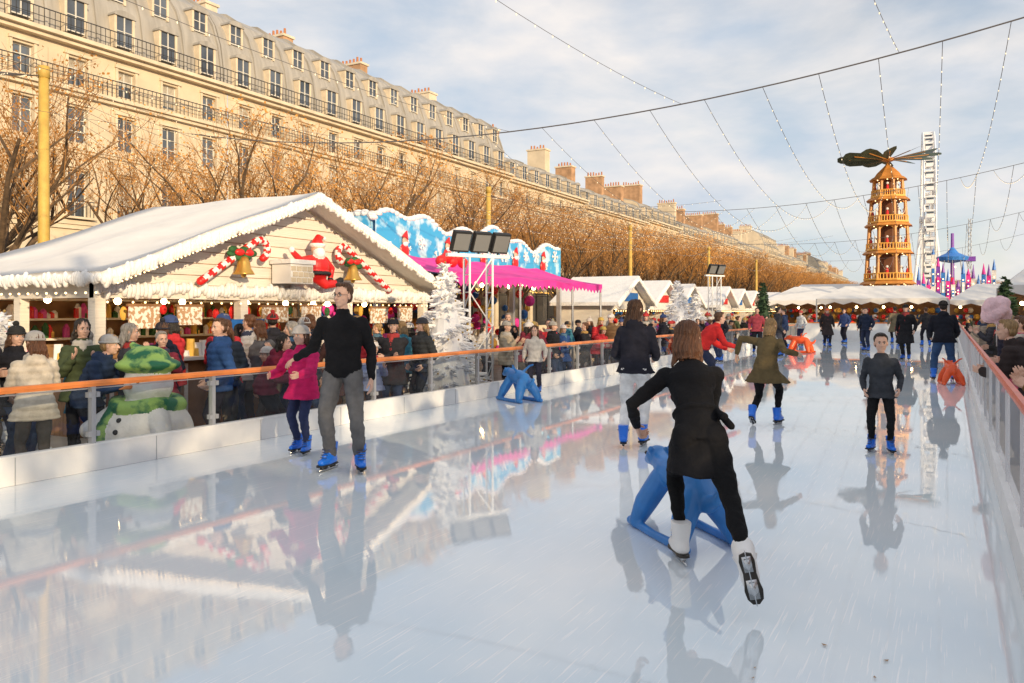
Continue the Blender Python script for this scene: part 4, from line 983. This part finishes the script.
# ---------------------------------------------------------------- christmas pyramid
E=empty('christmas_pyramid',(-5.4,88,G))
M_pw=mat('pyramid_wood',(.58,.24,.05),.5,var=.25,vscale=1.5)
M_pg=mat('pyramid_gold',(.78,.42,.09),.4,var=.1)
M_pr=mat('blade_dark',(.05,.07,.04),.6,var=.4,vscale=2)
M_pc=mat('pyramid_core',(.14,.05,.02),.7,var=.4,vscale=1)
b=MB()
def ngon(r,z,n=8): return [V((r*math.cos(2*pi*i/n+pi/8),r*math.sin(2*pi*i/n+pi/8),z)) for i in range(n)]
b.loft([ngon(2.6,0),ngon(2.6,1.1)],0); b.loft([ngon(2.75,1.1),ngon(2.75,1.25)],1)
tiers=[(2.4,1.25,3.3),(2.15,4.95,2.6),(1.95,7.9,2.4),(1.75,10.65,2.2),(1.45,13.2,1.7)]
for r,z0,h in tiers:
    for c in ngon(r,z0): b.tube([c,c+V((-c.x*.06,-c.y*.06,h))],[.17,.15],0,6)
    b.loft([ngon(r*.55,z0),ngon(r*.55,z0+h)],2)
    b.loft([ngon(r+.25,z0-.02),ngon(r+.25,z0+.14)],1)
    for k in range(8):
        a0=ngon(r+.15,z0+.14)[k]; a1=ngon(r+.15,z0+.14)[(k+1)%8]
        b.tube([a0+V((0,0,.5)),a1+V((0,0,.5))],.06,1,4)
        for q in range(6): p_=lerp(a0,a1,q/6); b.tube([p_,p_+V((0,0,.5))],.05,1,4,cap=False)
        c0=ngon(r*.95,z0+h)[k]; c1=ngon(r*.95,z0+h)[(k+1)%8]
        arc=[lerp(c0,c1,.5-.5*math.cos(pi*i/6))-V((0,0,.75*(1-math.sin(pi*i/6)))) for i in range(7)]
        vs=arc+[c1+V((0,0,0.05)),c0+V((0,0,.05))]; b.add(vs,[tuple(range(len(vs)))],1 if z0<8 else 0)
        m_=lerp(a0,a1,.5)*.8; m_.z=z0+.7; b.ell(m_,(.15,.15,.5),4 if k%2 else 5,nu=7,nv=6); m2_=m_.copy(); m2_.z+=.6; b.ell(m2_,.13,5,nu=7,nv=6)
        b.ell(lerp(c0,c1,.5)+V((0,0,-.02)),.06,3,nu=6,nv=4)
    b.loft([ngon(r+.38,z0+h),ngon(r+.12,z0+h+.22),ngon(r-.1,z0+h+.34)],0)
b.loft([ngon(1.5,15.0),ngon(1.1,15.6),ngon(.5,16.2),ngon(.15,16.6)],0)
b.tube([(0,0,16.3),(0,0,17.4)],.1,0,8)
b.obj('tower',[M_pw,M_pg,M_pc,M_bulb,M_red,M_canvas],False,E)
b=MB()
for k in range(12):
    a=2*pi*k/12+.1; d=V((math.cos(a),math.sin(a),0)); n_=V((-d.y,d.x,0))
    vs=[]
    for t,w in((.5,.12),(1.6,.35),(3.2,.62),(4.4,.55),(4.7,.3)):
        for s_ in(-1,1): vs.append(d*t+n_*w*s_+V((0,0,17.0+.18*t*.3+s_*w*.45)))
    b.add(vs,[(2*i,2*i+1,2*i+3,2*i+2) for i in range(4)],0); b.tube([V((0,0,17.0)),d*3.6+V((0,0,17.2))],.05,1,4)
b.ell((0,0,17.0),(.6,.6,.25),1)
b.obj('rotor',[M_pr,M_pw],False,E)
# ---------------------------------------------------------------- ferris wheel
b=MB(); HZ=33; RR=29
M_fw=mat('ferris_white',(.80,.80,.81),.4)
for xx in(-1.6,1.6):
    for r in(RR,RR-2): b.tube([(xx,r*math.cos(t),HZ+r*math.sin(t)) for t in [2*pi*i/72 for i in range(72)]],.28,0,5,closed=True)
    for i in range(42):
        t=2*pi*i/42; b.tube([(xx*.6,0,HZ),(xx,RR*math.cos(t),HZ+RR*math.sin(t))],.14,0,3,cap=False)
        t2=2*pi*(i+.5)/42; b.tube([(xx,(RR-2)*math.cos(t),HZ+(RR-2)*math.sin(t)),(xx,RR*math.cos(t2),HZ+RR*math.sin(t2)),(xx,(RR-2)*math.cos(t+2*pi/42),HZ+(RR-2)*math.sin(t+2*pi/42))],.1,0,3,cap=False)
for i in range(42):
    t=2*pi*i/42; y_,z_=RR*math.cos(t),HZ+RR*math.sin(t)
    b.tube([(-1.6,y_,z_),(1.6,y_,z_)],.2,0,5); b.tube([(-1.6,(RR-2)*math.cos(t),HZ+(RR-2)*math.sin(t)),(1.6,(RR-2)*math.cos(t),HZ+(RR-2)*math.sin(t))],.16,0,4)
    b.bx(-1.05,1.05,y_-1.05,y_+1.05,z_-2.4,z_-1.2,0); b.bx(-.95,.95,y_-.95,y_+.95,z_-1.2,z_-.55,1); b.bx(-1.1,1.1,y_-1.1,y_+1.1,z_-.55,z_-.35,0)
for s_ in(-1,1):
    for d in(-12,12): b.tube([(s_*5,d,0),(s_*2,0,HZ)],[.6,.4],0,8)
b.tube([(-2.6,0,HZ),(2.6,0,HZ)],1.2,0,12)
b.obj('ferris_wheel',[M_fw,M_glassd],False,loc=(-6.6,305,G),rz=math.radians(2.5))
M_pur=mat('ride_purple',(.20,.06,.40),.5,var=.3); M_rb=mat('ride_blue',(.04,.2,.6),.5,var=.3)
b=MB(); b.tube([(0,0,0),(0,0,13)],[.35,.2],0,8)
b.loft([[V((r*math.cos(t),r*math.sin(t),z)) for t in [2*pi*i/16 for i in range(16)]] for r,z in((.4,8.8),(1.9,9.1),(2.1,9.6),(.8,10.2),(.2,11))],1)
for k in range(12):
    t=2*pi*k/12; b.tube([(2.0*math.cos(t),2.0*math.sin(t),9.1),(2.6*math.cos(t),2.6*math.sin(t),6.5)],.04,2,3); b.box((2.6*math.cos(t),2.6*math.sin(t),6.3),(.4,.4,.6),3)
for k in range(9): b.ell((.4*math.cos(k*2),.4*math.sin(k*2),1+k*1.2),.12,4,nu=6,nv=4)
b.obj('swing_ride',[M_pur,M_rb,M_grey,M_red,M_bulb],False,loc=(.3,130,G))
b=MB(); R=random.Random(8)
for k in range(16):
    x=-3.4+k*.5; z=4.6+R.random()*3.8; mi=k%4 if k%4!=3 else 5
    b.bx(x,x+.42,-.2+.01*k,.2+.01*k,2.6,z,mi); b.tube([(x+.21,0,z),(x+.21,0,z+R.uniform(.5,1.6))],[.24,.02],(k+1)%3,6)
    for q in range(5): b.ell((x+.21,-.25,2.9+q*(z-3)/5),.07,4,nu=6,nv=4)
    b.box((x+.21,-.24+.01*k,2.6+(z-2.6)*.55),(.26,.05,(z-2.6)*.35),(k+2)%4 if (k+2)%4!=3 else 5)
b.bx(-3.6,5,0.5,4,0,4,3)
b.obj('funfair_facade',[M_pur,M_rb,M_mag,M_dark,M_bulb,M_canvas],False,loc=(0,104,G))
b=MB()
for s_ in(-.35,.35):
    for t_ in(-.35,.35): b.tube([(s_,t_,0),(s_*.4,t_*.4,18)],.06,0,4)
for i in range(18): b.tube([(-.3,-.3,i),(.3,-.3,i+1)],.04,0,3); b.tube([(.3,-.3,i),(-.3,-.3,i+1)],.04,0,3)
b.box((0,0,11),(1.8,1.6,.8),1); b.obj('drop_tower_ride',[M_grey,M_pur],False,loc=(3.0,160,G))
b=MB(); R=random.Random(9)
for i in range(12):
    x=R.uniform(-.75,.1); y=R.uniform(2.9,4.2); a=R.uniform(0,6); s_=R.uniform(.008,.018)
    b.add([V((x+s_*math.cos(a+k*pi/2)*(1 if k%2 else .6),y+s_*math.sin(a+k*pi/2)*(1 if k%2 else .6),.006+.003*(k%2))) for k in range(4)],[(0,1,2,3)],0)
b.obj('fallen_leaves',[mat('brown_leaf',(.40,.26,.16),.8)])
# ---------------------------------------------------------------- light, sky, camera
EL,AZ=math.radians(13),V((.86,-.51,0))
S_=V((AZ.x*math.cos(EL),AZ.y*math.cos(EL),math.sin(EL)))
sl=bpy.data.lights.new('sun','SUN'); sl.energy=5.0; sl.angle=math.radians(.6); sl.color=(1,.78,.50)
so=bpy.data.objects.new('sun',sl); COL.objects.link(so); so.rotation_euler=S_.to_track_quat('Z','Y').to_euler()
w=bpy.data.worlds.new('World'); sc.world=w; w.use_nodes=True; nt=w.node_tree; L=nt.links; bg=nt.nodes['Background']
sky=nt.nodes.new('ShaderNodeTexSky'); sky.sky_type='NISHITA'; sky.sun_disc=False; sky.sun_elevation=EL; sky.sun_rotation=math.atan2(S_.x,S_.y); sky.air_density=1.0; sky.dust_density=.6
tc=nt.nodes.new('ShaderNodeTexCoord'); mp=nt.nodes.new('ShaderNodeMapping'); mp.inputs['Scale'].default_value=(1,1,2.6); mp.inputs['Location'].default_value=(.3,.1,0)
n=nt.nodes.new('ShaderNodeTexNoise'); n.inputs['Scale'].default_value=3.4; n.inputs['Detail'].default_value=9; n.inputs['Roughness'].default_value=.58; n.inputs['Distortion'].default_value=.4
r=nt.nodes.new('ShaderNodeValToRGB'); r.color_ramp.elements[0].position=.34; r.color_ramp.elements[1].position=.60
r.color_ramp.elements[0].color=(.52,.52,.52,1); r.color_ramp.elements[1].color=(.97,.97,.97,1)
n5=nt.nodes.new('ShaderNodeTexNoise'); n5.inputs['Scale'].default_value=6; n5.inputs['Detail'].default_value=6
cr=nt.nodes.new('ShaderNodeValToRGB'); cr.color_ramp.elements[0].position=.36; cr.color_ramp.elements[1].position=.64
cr.color_ramp.elements[0].color=(.62,.69,.79,1); cr.color_ramp.elements[1].color=(.95,.90,.87,1)
sc_=nt.nodes.new('ShaderNodeVectorMath'); sc_.operation='SCALE'; sc_.inputs['Scale'].default_value=6.7
mix=nt.nodes.new('ShaderNodeMix'); mix.data_type='RGBA'
L.new(tc.outputs['Generated'],mp.inputs[0]); L.new(mp.outputs[0],n.inputs['Vector']); L.new(mp.outputs[0],n5.inputs['Vector'])
L.new(n.outputs['Fac'],r.inputs[0]); L.new(r.outputs[0],mix.inputs['Factor']); L.new(sky.outputs[0],mix.inputs['A'])
L.new(n5.outputs['Fac'],cr.inputs[0]); L.new(cr.outputs[0],sc_.inputs[0]); L.new(sc_.outputs[0],mix.inputs['B'])
L.new(mix.outputs['Result'],bg.inputs['Color']); bg.inputs['Strength'].default_value=.15
cam=bpy.data.cameras.new('camera'); co=bpy.data.objects.new('camera',cam); COL.objects.link(co)
co.location=(0,0,1.55); co.rotation_euler=(pi/2,0,math.radians(28.7)); cam.sensor_width=36; cam.lens=28.125; cam.shift_y=-.0288; cam.clip_end=3000; cam.clip_start=.05
sc.camera=co
sc.view_settings.view_transform='Standard'; sc.view_settings.look='None'; sc.view_settings.exposure=0
